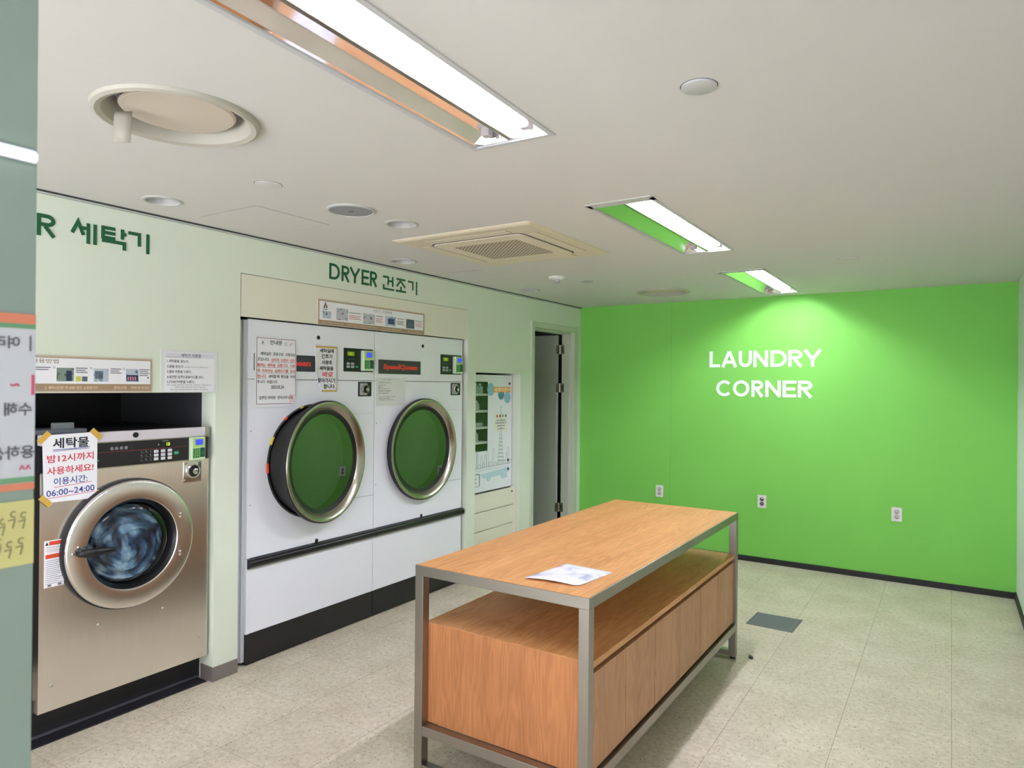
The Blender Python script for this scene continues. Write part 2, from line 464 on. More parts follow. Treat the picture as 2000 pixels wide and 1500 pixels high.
b = MB()
SKEW = math.radians(2.2); SKX, SKY_ = (FX0 + FX1) / 2, FIX[1][1]       # the nearest troffer hangs slightly askew
def skew(p): dx, dy_ = p[0] - SKX, p[1] - SKY_; return (SKX + dx * math.cos(SKEW) - dy_ * math.sin(SKEW), SKY_ + dx * math.sin(SKEW) + dy_ * math.cos(SKEW))
holes = [rect(FX0 + 0.012, FX1 - 0.012, y0 + 0.012, y1 - 0.012) for y0, y1 in FIX]
holes[1] = [skew(p) for p in holes[1]]
holes += [circ(x, y, r - 0.03) for x, y, r in DIFF]
holes += [circ(x, y, r - 0.014, 32) for x, y, r in DOWN]
sheet_holes(b, FC(), rect(-5.2, XR + 0.15, YF - 0.15, YG + 0.15), holes, 0.0, CEIL)
b.box(-5.2, XR + 0.15, YF - 0.15, YG + 0.15, ZC + 0.3, ZC + 0.4, CEIL)
struct(b.build('ceiling', recalc=False))

T = 0.12
b = MB()
def wl(y0, y1, z0, z1, mat=WALL, x0=XW - T, x1=XW): b.box(x0, x1, y0, y1, z0, z1, mat)
wl(YF - 0.15, -0.35, 0, ZC)
wl(-0.35, 2.152, 1.507, ZC)                 # over the washers' niche
wl(2.152, 2.295, 0, ZC)                     # column between washers and dryers
wl(2.295, 4.350, 2.151, ZC)                 # over the dryers' cover panel
wl(4.350, 4.465, 0, ZC)
wl(4.465, 5.145, 1.660, ZC)
wl(5.145, 5.340, 0, ZC)
wl(5.340, 6.185, 2.118, ZC)
wl(6.185, YG, 0, ZC)
xb = -4.15                                   # backs of the niches
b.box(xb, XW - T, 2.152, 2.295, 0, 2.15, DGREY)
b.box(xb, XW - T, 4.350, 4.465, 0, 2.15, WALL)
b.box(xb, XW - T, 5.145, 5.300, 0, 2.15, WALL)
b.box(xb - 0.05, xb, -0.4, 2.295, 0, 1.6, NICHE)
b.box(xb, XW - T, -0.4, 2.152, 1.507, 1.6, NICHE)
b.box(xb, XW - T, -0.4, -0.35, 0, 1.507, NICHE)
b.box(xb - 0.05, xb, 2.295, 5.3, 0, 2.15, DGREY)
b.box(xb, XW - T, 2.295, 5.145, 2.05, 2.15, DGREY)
struct(b.build('wall_left'))

b = MB(); b.box(-5.2, XR + 0.15, YG, YG + 0.15, 0, ZC, GREEN)
b.box(-2.2555, -2.2525, YG - 0.0006, YG, 0.06, ZC, pm('green_wall_seam', (106, 180, 74), 0.7))
struct(b.build('wall_back'))
b = MB(); b.box(XR, XR + 0.15, YF, YG, 0, ZC, WALLR); struct(b.build('wall_right'))
b = MB(); b.box(-5.2, -5.1, 5.0, YG, 0, ZC, DGREY); b.box(-5.1, xb - 0.06, 5.0, 5.1, 0, ZC, DGREY); b.box(-5.1, XW - T, YG - 0.03, YG - 0.001, 0, ZC, DGREY); struct(b.build('wall_closet'))

b = MB(); b.box(-3.222, XR, YG - 0.012, YG, 0, 0.048, BLACK, 0.003); struct(b.build('baseboard_back'))
b = MB(); b.box(XR - 0.012, XR, YF, YG - 0.012, 0, 0.055, BLACK, 0.003); struct(b.build('baseboard_right'))
b = MB()
b.box(XW, XW + 0.006, 2.150, 2.295, 0, 0.075, GREYBASE, 0.002); b.box(XW - 0.1, XW + 0.006, 2.146, 2.152, 0, 0.075, GREYBASE, 0.002)
for y0, y1 in ((4.35, 4.465), (5.145, 5.312), (6.222, YG)): b.box(XW, XW + 0.006, y0, y1, 0, 0.075, GREYBASE, 0.002)
struct(b.build('baseboard_left'))
b = MB(); b.box(XW, XW + 0.003, YF, YG, ZC - 0.008, ZC, DGREY); b.box(XW, XW + 0.0025, YF, YG, ZC - 0.018, ZC - 0.013, GREYP)  # dark strip colouring in the shade of the shadow gap under the ceiling
struct(b.build('trim_1'))

# door at the end of the left wall: frame, leaf swung into the dark room, three hinges
b = MB()
FR = pm('door_frame_paint', (198, 206, 188), 0.5)
b.box(XW - T, XW + 0.012, 5.312, 5.368, 0, 2.145, FR, 0.004)
b.box(XW - T, XW + 0.012, 6.144, 6.222, 0, 2.145, FR, 0.004)
b.box(XW - T, XW + 0.012, 5.368, 6.144, 2.092, 2.145, FR, 0.004)
b.box(XW - T, XW - 0.03, 6.122, 6.144, 0, 2.092, FR, 0.003)
b.box(XW - T, XW - 0.03, 5.368, 6.122, 2.075, 2.092, FR, 0.003)
dr = struct(b.build('door_1'))
b = MB(); b.box(-4.13, XW - T - 0.035, 6.085, 6.122, 0.012, 2.07, pm('grey_door_paint', (176, 184, 172), 0.5, noise=0.02), 0.003)
leaf = b.build('door_leaf', dr)
for z in (1.925, 1.535, 0.32):
    b = MB()
    b.cyl((XW - T - 0.018, 6.112, z - 0.045), (XW - T - 0.018, 6.112, z + 0.045), 0.009, SATIN)
    b.box(XW - T - 0.04, XW - T - 0.018, 6.079, 6.085, z - 0.045, z + 0.045, SATIN)
    b.box(XW - T - 0.018, XW - T + 0.03, 6.117, 6.1215, z - 0.045, z + 0.045, SATIN)
    b.box(XW - T - 0.002, XW - T + 0.018, 6.115, 6.118, z - 0.03, z + 0.03, DGREY)
    b.build('hinge', dr, smooth=True)

# cover panel above the dryers
b = MB()
b.box(XW - 0.014, XW - 0.002, 2.299, 4.346, 1.917, 2.148, CREAM)
b.box(XW - 0.030, XW - 0.003, 2.295, 2.299, 1.917, 2.151, DGREY)
struct(b.build('trim_2'))

# ------------------------------------------------------------------ lettering on the walls
def arc(cx, cy, rx, ry, a0, a1, n=18):
    return [(cx + rx * math.cos(math.radians(a0 + (a1 - a0) * i / n)), cy + ry * math.sin(math.radians(a0 + (a1 - a0) * i / n))) for i in range(n + 1)]
def letter(ch, w_, t):
    """centre-line strokes of a geometric capital of height 1 and width w_"""
    h = t / 2
    if ch == 'L': return [[(h, 1), (h, h), (w_, h)]]
    if ch == 'A': return [[(h * 0.9, 0), (w_ / 2, 1.0 - h * 0.2)], [(w_ - h * 0.9, 0), (w_ / 2, 1.0 - h * 0.2)], [(w_ * 0.2, 0.32), (w_ * 0.8, 0.32)]]
    if ch == 'U': return [[(h, 1), (h, 0.4)] + arc(w_ / 2, 0.42, w_ / 2 - h, 0.42 - h, 180, 360)[1:] + [(w_ - h, 1)]]
    if ch == 'N': return [[(h, 0), (h, 1)], [(w_ - h, 0), (w_ - h, 1)], [(h, 1 - h * 0.6), (w_ - h, h * 0.6)]]
    if ch == 'D': return [[(h, h), (w_ * 0.42, h)] + arc(w_ * 0.42, 0.5, w_ * 0.58 - h, 0.5 - h, -90, 90) + [(h, 1 - h)], [(h, 0), (h, 1)]]
    if ch == 'R': return [[(h, 0), (h, 1)], [(h, 1 - h), (w_ * 0.5, 1 - h)] + arc(w_ * 0.52, 0.72, w_ * 0.43 - h, 0.28 - h, 90, -90) + [(h, 0.44 + h)], [(w_ * 0.42, 0.46), (w_ - h * 1.1, 0)]]
    if ch == 'Y': return [[(h, 1), (w_ / 2, 0.42), (w_ - h, 1)], [(w_ / 2, 0.46), (w_ / 2, 0)]]
    if ch == 'C': return [arc(w_ * 0.52, 0.5, w_ * 0.52 - h, 0.5 - h, 42, 318, 30)]
    if ch == 'O': return [arc(w_ / 2, 0.5, w_ / 2 - h, 0.5 - h, 0, 360, 36)]
    if ch == 'E': return [[(h, 0), (h, 1)], [(0, 1 - h), (w_, 1 - h)], [(0, 0.5), (w_ * 0.92, 0.5)], [(0, h), (w_, h)]]
    if ch == 'H': return [[(h, 0), (h, 1)], [(w_ - h, 0), (w_ - h, 1)], [(h, 0.5), (w_ - h, 0.5)]]
    if ch == 'W': return [[(h, 1), (w_ * 0.27, 0.06), (w_ * 0.5, 0.9), (w_ * 0.73, 0.06), (w_ - h, 1)]]
    if ch == 'S': return [arc(w_ / 2, 0.74, w_ / 2 - h, 0.26 - h, 30, 270, 16) + arc(w_ / 2, 0.26, w_ / 2 - h, 0.26 - h, 90, -150, 16)]
    return []
def put_word(F, parent, spec, v0, H, t, mat, th):
    """spec = (glyph, u0, u1); every glyph a part of its sign"""
    for ch, u0, u1 in spec:
        b = MB()
        K = ch if isinstance(ch, list) else letter(ch, (u1 - u0) / H, t)
        for si, st in enumerate(K):
            if isinstance(ch, list):
                pts = [(u0 + p[0] * (u1 - u0), v0 + p[1] * H) for p in st]
            else:
                pts = [(u0 + p[0] * H, v0 + p[1] * H) for p in st]
            b.ribbon(F, pts, t * H, 0.0005 + 0.0001 * si, th + 0.0002 * si, mat)
        b.build('letter', parent)
def spans(px, u0, u1):
    a, z = px[0][0], px[-1][1]
    return [(u0 + (p - a) / (z - a) * (u1 - u0), u0 + (q - a) / (z - a) * (u1 - u0)) for p, q in px]

t_ = thing('wall_lettering', 'large white capital letters reading LAUNDRY CORNER on the green wall', 'lettering', (-1.4, YG, 1.474))
s1 = spans([(120, 285), (305, 545), (568, 765), (785, 1000), (1035, 1265), (1285, 1490), (1490, 1745)], -1.886, -0.925)
put_word(FG(), t_, [(c, a, z) for c, (a, z) in zip('LAUNDRY', s1)], 1.740, 0.147, 0.19, WHT, 0.004)
s2 = spans([(215, 455), (470, 715), (745, 925), (945, 1165), (1190, 1380), (1400, 1605)], -1.822, -0.995)
put_word(FG(), t_, [(c, a, z) for c, (a, z) in zip('CORNER', s2)], 1.474, 0.147, 0.19, WHT, 0.004)

# Hangul drawn as strokes in a unit cell
HG = dict(
    se=[[(0.07, 0.42), (0.29, 0.98), (0.50, 0.38)], [(0.44, 0.72), (0.68, 0.72)], [(0.68, 0.98), (0.68, 0.0)], [(0.94, 0.98), (0.94, 0.0)]],
    tak=[[(0.0, 0.94), (0.55, 0.94)], [(0.06, 0.94), (0.06, 0.46), (0.55, 0.46)], [(0.0, 0.70), (0.55, 0.70)], [(0.84, 1.0), (0.84, 0.50)], [(0.84, 0.76), (1.0, 0.76)], [(0.02, 0.30), (0.92, 0.30), (0.92, -0.04)]],
    gi=[[(0.0, 0.90), (0.52, 0.90), (0.52, 0.30)], [(0.93, 1.0), (0.93, -0.02)]],
    geon=[[(0.0, 0.92), (0.46, 0.92), (0.44, 0.36)], [(0.50, 0.66), (0.86, 0.66)], [(0.86, 1.0), (0.86, 0.28)], [(0.05, 0.36), (0.05, 0.06), (0.98, 0.06)]],
    jo=[[(0.06, 0.93), (0.94, 0.93)], [(0.54, 0.93), (0.08, 0.40)], [(0.46, 0.80), (0.92, 0.40)], [(0.5, 0.42), (0.5, 0.06)], [(0.0, 0.06), (1.0, 0.06)]])
t_ = thing('wall_lettering', 'dark green letters reading DRYER in English and Korean above the dryers', 'lettering', (XW, 3.32, 2.19))
sp_ = spans([(845, 925), (940, 1003), (1002, 1090), (1102, 1165), (1174, 1236)], 2.914, 3.330)
put_word(FL(XW), t_, [(c, a, z) for c, (a, z) in zip('DRYER', sp_)], 2.203, 0.098, 0.155, DKG, 0.003)
sk = spans([(1285, 1372), (1386, 1466), (1484, 1562)], 3.386, 3.735)
put_word(FL(XW), t_, [(HG[c], a, z) for c, (a, z) in zip(('geon', 'jo', 'gi'), sk)], 2.197, 0.094, 0.13, DKG, 0.003)
t_ = thing('wall_lettering', 'dark green letters, R and Korean for washing machine, above the washer niche', 'lettering', (XW, 1.4, 2.17))
put_word(FL(XW), t_, [('W', 0.80, 0.915), ('A', 0.925, 1.015), ('S', 1.03, 1.095), ('H', 1.115, 1.19), ('E', 1.235, 1.295), ('R', 1.318, 1.392)], 2.170, 0.092, 0.17, DKG, 0.003)
sk = spans([(572, 772), (810, 1012), (1030, 1210)], 1.447, 1.794)
put_word(FL(XW), t_, [(HG[c], a, z) for c, (a, z) in zip(('se', 'tak', 'gi'), sk)], 2.168, 0.092, 0.16, DKG, 0.003)

# ------------------------------------------------------------------ sockets on the green wall
def socket(cx, cz, label, dark):
    t_ = thing('wall_socket', label, 'socket', (cx, YG, cz - 0.058), 'sockets low on the green wall')
    F = FG()
    b = MB(); b.fbox(F, cx - 0.038, cx + 0.038, cz - 0.057, cz + 0.057, 0.0, 0.009, WHITEP, 0.003); b.build('plate', t_)
    col = pm('dark_socket', (62, 54, 56), 0.4) if dark else pm('socket_grey', (206, 196, 204), 0.45)
    hol = pm('dark_socket_bright', (160, 148, 156), 0.4) if dark else pm('socket_hole', (120, 100, 116), 0.5)
    for k, dz in enumerate((0.020, -0.020)):
        b = MB()
        b.lathe(F, cx, cz + dz, [(0.0185, 0.009), (0.0185, 0.0105), (0.0165, 0.0105), (0.0155, 0.0096), (0.0, 0.0096)], col, 28)
        b.lathe(F, cx, cz + dz, [(0.0175, 0.0108), (0.0155, 0.0108)], hol, 28)
        if dark: b.fbox(F, cx - 0.006, cx + 0.012, cz + dz + 0.004, cz + dz + 0.011, 0.0097, 0.0105, WHITEP) if k == 0 else b.lathe(F, cx, cz + dz, [(0.009, 0.0098), (0.0, 0.0098)], INKG, 20)
        else:
            for du in (-0.006, 0.006): b.lathe(F, cx + du, cz + dz, [(0.0028, 0.0099), (0.0, 0.0099)], hol, 10)
            b.fbox(F, cx - 0.009, cx + 0.009, cz + dz - 0.012, cz + dz - 0.007, 0.0097, 0.0102, hol)
        b.build('outlet', t_, smooth=True)
    return t_
socket(-2.3575, 0.551, 'white double socket on the green wall, farthest left, just above the table edge', False)
socket(-1.407, 0.545, 'white double socket with two dark round outlets on the green wall', True)
socket(-0.362, 0.546, 'white double socket on the green wall, the one nearest the right corner', False)

# ------------------------------------------------------------------ ceiling fittings
def troffer(y0, y1, label):
    xm = (FX0 + FX1) / 2
    t_ = thing('ceiling_light', label, 'light', (xm, (y0 + y1) / 2, ZC), 'recessed ceiling lights in a row')
    F = FC()
    b = MB()
    fl = 0.018
    for (a0, a1, c0, c1) in ((FX0, FX1, y0, y0 + fl + 0.045), (FX0, FX1, y1 - fl, y1), (FX0, FX0 + fl, y0 + fl, y1 - fl), (FX1 - fl, FX1, y0 + fl, y1 - fl)):
        b.box(a0, a1, c0, c1, ZC - 0.004, ZC + 0.0, LGREY)
    D = 0.11
    x0, x1, v0, v1 = FX0 + fl, FX1 - fl, y0 + fl, y1 - fl
    b.box(x0 - 0.004, x0, v0, v1, ZC, ZC + D, LGREY); b.box(x1, x1 + 0.004, v0, v1, ZC, ZC + D, LGREY)
    b.box(x0 - 0.004, x1 + 0.004, v0 - 0.004, v0, ZC, ZC + D, LGREY); b.box(x0 - 0.004, x1 + 0.004, v1, v1 + 0.004, ZC, ZC + D, LGREY)
    b.box(x0, x1, v0, v1, ZC + D - 0.004, ZC + D, LGREY)
    b.build('housing', t_)
    wd = (x1 - x0 - 0.016) / 2
    for k in (0, 1):
        b = MB(); xa = x0 + k * (wd + 0.016); n = 14
        shp = [(0.0, 0.002), (0.05, 0.006), (0.31, 0.033), (0.345, 0.034), (0.64, 0.055), (0.70, 0.0555), (0.78, 0.058), (0.84, 0.054), (1.0, 0.003)]
        if k: shp = [(1 - a_, z_) for a_, z_ in shp[::-1]]
        prof = [(xa + a_ * wd, ZC + z_) for a_, z_ in shp]; n = len(shp) - 1
        for (p, q) in zip(prof, prof[1:]):
            vv = [b.bm.verts.new((p[0], v0 + 0.06, p[1])), b.bm.verts.new((q[0], v0 + 0.06, q[1])), b.bm.verts.new((q[0], v1 - 0.02, q[1])), b.bm.verts.new((p[0], v1 - 0.02, p[1]))]
            b.face(vv, LITREF if k else MIRROR)
        for ye, sg in ((v0 + 0.04, 1), (v1, -1)):
            base = [b.bm.verts.new((p[0], ye + sg * 0.02, p[1])) for p in prof]
            mid = [b.bm.verts.new((p[0], ye + sg * 0.006, ZC + 0.001)) for p in prof]
            for i in range(n): b.face([base[i], base[i + 1], mid[i + 1], mid[i]], LITREF if k else MIRROR)
        bmesh.ops.remove_doubles(b.bm, verts=b.bm.verts, dist=0.0002)
        b.build('reflector', t_, recalc=False)
    b = MB(); b.box(x0 + wd, x0 + wd + 0.016, v0 + 0.004, v1 - 0.004, ZC + 0.0005, ZC + 0.008, SATIN, 0.002); b.build('centre_rib', t_)
    xt = x0 + wd * 1.5 + 0.016; zt = ZC + 0.039
    b = MB(); b.cyl((xt, v0 + 0.09, zt), (xt, v1 - 0.05, zt), 0.0135, TUBE, 16); b.build('fluorescent_tube', t_)
    for xx in (xt, x0 + wd / 2):
        for ye, sg in ((v0 + 0.045, 1), (v1, -1)):
            b = MB(); b.box(xx - 0.016, xx + 0.016, ye + sg * 0.021, ye + sg * 0.049, zt - 0.024, zt + 0.016, pm('lampholder_plastic', (176, 168, 168), 0.45), 0.004); b.build('lampholder', t_)
    return t_
troffer(*FIX[0], 'unseen recessed ceiling light added behind the viewpoint, first of the row')  # out of view, added for more light in the room
t_ = troffer(*FIX[1], 'long recessed ceiling light nearest the viewer, orange reflection beside its lit tube')
t_.location.x, t_.location.y = skew((t_.location.x, t_.location.y)); t_.rotation_euler = (0, 0, SKEW)
troffer(*FIX[2], 'recessed ceiling light in the middle of the row, green reflection, right of the air conditioner')
troffer(*FIX[3], 'recessed ceiling light farthest away, almost touching the green wall')

def diffuser(x, y, r, label):
    t_ = thing('ceiling_diffuser', label, 'vent', (x, y, ZC), 'round ceiling diffusers')
    F = FC(); pl = pm('diffuser_plastic', (178, 174, 162), 0.55)
    b = MB(); b.lathe(F, x, y, [(r - 0.03, -0.06), (r - 0.055, -0.05), (r - 0.045, -0.012), (r - 0.030, 0.010), (r - 0.014, 0.016), (r - 0.003, 0.011), (r, 0.0005)], pl, 64); b.build('outer_ring', t_, smooth=True)
    b = MB(); b.lathe(F, x, y, [(r - 0.055, -0.07), (0.0, -0.07)], DGREY, 48); b.build('duct', t_, smooth=True)
    b = MB(); b.lathe(F, x, y, [(0.0, -0.03), (r * 0.60, -0.028), (r * 0.67, -0.022), (r * 0.69, -0.016), (r * 0.66, -0.010), (0.0, -0.004)], pm('diffuser_disc', (208, 196, 182), 0.6), 64); b.build('centre_disc', t_, smooth=True)
    b = MB(); b.cyl((x, y, ZC + 0.068), (x, y, ZC + 0.028), 0.012, DGREY); b.build('stem', t_, smooth=True)
    return t_
diffuser(*DIFF[0], 'large round ceiling diffuser nearest the viewer, with a loose strip hanging')
diffuser(*DIFF[1], 'round ceiling diffuser far away, near the green wall')
b = MB()
tp = Vector((-2.085, 1.055, ZC - 0.006)); dv = Vector((0.84, 0.54, 0)) * 0.052
rows = [(0, 0), (0.012, -0.02), (0.020, -0.05), (0.022, -0.095)]
nr = Vector((-0.54, 0.84, 0))
g = [[b.bm.verts.new(tp + dv * k + nr * (a * -0.3) + Vector((0, 0, z))) for k in (0, 0.5, 1)] for a, z in rows]
for A, B in zip(g, g[1:]):
    for i in range(2): b.face([A[i], A[i + 1], B[i + 1], B[i]], pm('loose_strip_plastic', (158, 153, 140), 0.6), True)
o = b.build('loose_strip'); md = o.modifiers.new('thickness', 'SOLIDIFY'); md.thickness = 0.001
tag(o, 'small pale strip hanging from the large round ceiling diffuser', 'strip')

def downlight(x, y, r, label):
    t_ = thing('downlight', label, 'light', (x, y, ZC), 'small round downlights along the left wall')
    F = FC()
    b = MB(); b.lathe(F, x, y, [(r, 0.0), (r, 0.004), (r - 0.012, 0.006), (r - 0.016, 0.0)], pm('grey_ring', (192, 193, 190), 0.5), 40); b.build('trim_ring', t_, smooth=True)
    b = MB(); b.lathe(F, x, y, [(r - 0.015, 0.0), (r - 0.022, -0.02), (r - 0.038, -0.045), (0.0, -0.05)], pm('downlight_reflector', (186, 186, 188), 0.45), 40); b.build('reflector', t_, smooth=True)
    b = MB(); b.lathe(F, x, y, [(0.034, -0.049), (0.032, -0.034), (0.0, -0.028)], GREYP, 24); b.build('lamp', t_, smooth=True)
downlight(*DOWN[0], 'unlit round downlight at the left, close to the dark ceiling line above the washer')
downlight(*DOWN[1], 'unlit round downlight between the round speaker and the air conditioner')
downlight(*DOWN[2], 'unlit round downlight on the ceiling directly above the DRYER lettering')
downlight(*DOWN[3], 'unlit round downlight above the doorway side of the left wall')

t_ = thing('ceiling_speaker', 'round grey grilled speaker in the ceiling above the dryers', 'speaker', (-2.343, 2.248, ZC))
b = MB(); b.lathe(FC(), -2.343, 2.248, [(0.112, 0.0), (0.112, 0.006), (0.102, 0.009), (0.098, 0.005)], pm('grey_ring', (192, 193, 190)), 48); b.build('rim', t_, smooth=True)
b = MB(); b.lathe(FC(), -2.343, 2.248, [(0.0985, 0.001), (0.0985, 0.006), (0.0, 0.008)], pm('speaker_mesh', (146, 148, 152), 0.6, bump=0.6, bscale=700), 48); b.build('grille', t_, smooth=True)
b = MB(); b.box(-2.355, -2.331, 2.245, 2.251, ZC - 0.0095, ZC - 0.007, DGREY); b.build('badge', t_)

def cap(x, y, r, h, label, mat, gap=True):
    b = MB()
    if gap: b.lathe(FC(), x, y, [(r + 0.0025, 0.0003), (r - 0.002, 0.0006)], DGREY, 36)
    b.lathe(FC(), x, y, [(r, 0.0), (r, h * 0.8), (r - 0.003, h), (0.0, h)], mat, 36)
    tag(b.build('ceiling_plate', smooth=True), label, 'ceiling plate', 'flush round caps on the ceiling')
cap(-2.333, 1.785, 0.052, 0.003, 'thin white flush cap outline on the ceiling, left of the speaker', CEIL)
cap(-0.573, 1.80, 0.047, 0.006, 'grey round flush cap on the open ceiling, right of the nearest light', LGREY)
cap(-2.37, 4.741, 0.042, 0.004, 'small grey flush cap on the ceiling beside the smoke detector', GREYP)
cap(-0.545, 4.684, 0.055, 0.004, 'small round cap on the right ceiling near the green wall', CEIL)
t_ = thing('smoke_detector', 'small white dome detector on the ceiling behind the air conditioner', 'detector', (-2.464, 4.43, ZC))
b = MB(); b.lathe(FC(), -2.464, 4.43, [(0.062, 0.0), (0.06, 0.012), (0.048, 0.020), (0.0, 0.024)], WHITEP, 36); b.build('base', t_, smooth=True)
b = MB(); b.lathe(FC(), -2.464, 4.43, [(0.026, 0.02), (0.022, 0.040), (0.0, 0.046)], GREYP, 24); b.build('sensor', t_, smooth=True)

def hatch(x0, x1, y0, y1, label, sides):
    b = MB(); b.box(x0, x1, y0, y1, ZC - 0.0012, ZC, CEIL)
    dk = pm('hatch_gap', (134, 126, 112), 0.8); g_ = 0.0022
    if 'a' in sides: b.box(x0, x1, y0 - g_, y0, ZC - 0.0008, ZC, dk)
    if 'b' in sides: b.box(x0, x1, y1, y1 + g_, ZC - 0.0008, ZC, dk)
    if 'c' in sides: b.box(x1, x1 + g_, y0, y1, ZC - 0.0008, ZC, dk)
    if 'd' in sides: b.box(x0 - g_, x0, y0, y1, ZC - 0.0008, ZC, dk)
    tag(b.build('access_hatch'), label, 'hatch', 'square access hatches in the ceiling')
hatch(-3.080, -2.660, 1.970, 2.400, 'square ceiling hatch between the left downlight and the speaker', 'abc')
hatch(-3.19, -2.81, 3.890, 4.325, 'square ceiling hatch behind the air conditioner, beside the left wall', 'ab')

# ceiling cassette air conditioner
ax0, ax1, ay0, ay1 = -2.650, -1.738, 2.842, 3.785
t_ = thing('air_conditioner', 'square yellowed ceiling air conditioner with a perforated grille', 'air conditioner', ((ax0 + ax1) / 2, (ay0 + ay1) / 2, ZC))
def rrect(x0, x1, y0, y1, r, n=8):
    p = []
    for cx, cy, a in ((x1 - r, y1 - r, 0), (x0 + r, y1 - r, 90), (x0 + r, y0 + r, 180), (x1 - r, y0 + r, 270)):
        p += [(cx + r * math.cos(math.radians(a + 90 * i / n)), cy + r * math.sin(math.radians(a + 90 * i / n))) for i in range(n + 1)]
    return p
b = MB()
F = FC()
oA = rrect(ax0, ax1, ay0, ay1, 0.02); oB = rrect(ax0 + 0.03, ax1 - 0.03, ay0 + 0.03, ay1 - 0.03, 0.03)
A = [b.bm.verts.new(F(u, v, 0.0)) for u, v in oA]; A2 = [b.bm.verts.new(F(u, v, 0.003)) for u, v in oA]; B_ = [b.bm.verts.new(F(u, v, 0.012)) for u, v in oB]
for P, Q in ((A, A2), (A2, B_)):
    for i in range(len(P)): b.face([P[i], P[(i + 1) % len(P)], Q[(i + 1) % len(P)], Q[i]], YELLOW, True)
b.face(B_, YELLOW)
b.build('frame', t_)
b = MB()
gx0, gx1, gy0, gy1 = ax0 + 0.155, ax1 - 0.155, ay0 + 0.165, ay1 - 0.165
b.prism(F, rrect(gx0 - 0.009, gx1 + 0.009, gy0 - 0.009, gy1 + 0.009, 0.05), 0.0115, 0.0132, DGREY)
b.prism(F, rrect(gx0, gx1, gy0, gy1, 0.045), 0.0115, 0.0180, YELLOW2)
pn = b.build('intake_panel', t_)
b = MB(); b.prism(F, rrect(gx0 + 0.085, gx1 - 0.085, gy0 + 0.10, gy1 - 0.10, 0.01), 0.0175, 0.0190, GRILL); b.build('grille', pn)
for (u0, u1, v0, v1) in ((ax0 + 0.19, ax1 - 0.19, ay0 + 0.075, ay0 + 0.135), (ax0 + 0.19, ax1 - 0.19, ay1 - 0.135, ay1 - 0.075), (ax0 + 0.07, ax0 + 0.13, ay0 + 0.19, ay1 - 0.19), (ax1 - 0.13, ax1 - 0.07, ay0 + 0.19, ay1 - 0.19)):
    b = MB(); b.fbox(F, u0 - 0.003, u1 + 0.003, v0 - 0.003, v1 + 0.003, 0.0115, 0.0128, pm('flap_gap', (150, 134, 106), 0.7)); b.fbox(F, u0, u1, v0, v1, 0.0115, 0.0150, YELLOW2, 0.002); b.build('air_flap', t_)

# ------------------------------------------------------------------ washing machine
WY0, WY1, WZ0, WZ1 = 1.352, 2.135, 0.142, 1.328
FW = FL(XD)
t_ = thing('washing_machine', 'steel front-loading washing machine with a round door, in the dark niche', 'washing machine', (-3.65, (WY0 + WY1) / 2, 0))
wm = t_
b = MB()
b.box(-4.05, XD - 0.004, WY0 + 0.004, WY0 + 0.02, WZ0 + 0.01, WZ1 - 0.003, BLACK); b.box(-4.05, XD - 0.004, WY1 - 0.02, WY1 - 0.004, WZ0 + 0.01, WZ1 - 0.003, BLACK)
b.box(-4.05, XD - 0.004, WY0 + 0.02, WY1 - 0.02, WZ0 + 0.01, WZ0 + 0.03, BLACK); b.box(-4.05, -4.03, WY0 + 0.02, WY1 - 0.02, WZ0 + 0.03, WZ1 - 0.003, BLACK)
b.build('body', t_)
b = MB()
wcy, wcz = 1.731, 0.802
sheet_holes(b, FW, rect(WY0, WY1, WZ0, 1.165), [circ(wcy, wcz, 0.235)], 0.0, STEELW)
b.fbox(FW, WY0, WY1, WZ0 - 0.003, WZ0, -0.05, 0.0, STEELW)
b.fbox(FW, WY0, WY0 + 0.0015, WZ0, 1.165, -0.05, -0.0005, STEELW); b.fbox(FW, WY1 - 0.0015, WY1, WZ0, 1.165, -0.05, -0.0005, STEELW)
b.build('front_panel', t_, recalc=False)
b = MB(); b.box(-4.04, XD - 0.031, WY0 + 0.02, WY1 - 0.02, WZ1 - 0.012, WZ1 - 0.001, BLACK); b.box(XD - 0.03, XD + 0.004, WY0, WY1, 1.281, WZ1, pm('pale_steel_cap', (222, 216, 226), 0.4, 0.25), 0.004); b.box(XD, XD + 0.007, WY1 - 0.026, WY1, 1.283, WZ1, SATIN, 0.002)
tc_ = b.build('top_cap', t_)
b = MB(); b.lathe(FW, 1.752, 1.307, [(0.013, 0.004), (0.013, 0.008), (0.0, 0.009)], BLKP, 20); b.build('cap_lock', tc_, smooth=True)
b = MB()
b.fbox(FW, WY0 + 0.01, 2.128, 1.166, 1.278, -0.02, 0.002, BLKP, 0.002)
b.fbox(FW, WY0 + 0.01, 2.012, 1.2335, 1.2355, 0.002, 0.0026, pm('dark_red_line', (142, 40, 54), 0.5))
b.fbox(FW, WY0, WY1, 1.278, 1.2815, -0.01, 0.004, SATIN); b.fbox(FW, WY0, WY1, 1.1615, 1.1665, -0.01, 0.004, SATIN)
for k in range(4):
    b.lathe(FW, 1.646 + k * 0.0215, 1.249, [(0.0085, 0.002), (0.0085, 0.0026), (0.0, 0.0026)], pm('grey_blob', (120, 118, 122), 0.6, noise=0.5, nscale=300), 9)
for r_ in range(3):
    for c_ in range(3):
        b.fbox(FW, 1.776 + c_ * 0.022 + 0.003, 1.776 + c_ * 0.022 + 0.015, 1.1785 + r_ * 0.02, 1.1805 + r_ * 0.02, 0.002, 0.0026, INKG)
        b.lathe(FW, 1.782 + c_ * 0.022, 1.187 + r_ * 0.02, [(0.0026, 0.0026), (0, 0.0026)], GREYP if (r_ + c_) % 2 else INKG, 8)
b.fbox(FW, 1.885, 1.915, 1.2685, 1.2705, 0.002, 0.0026, GREYP)
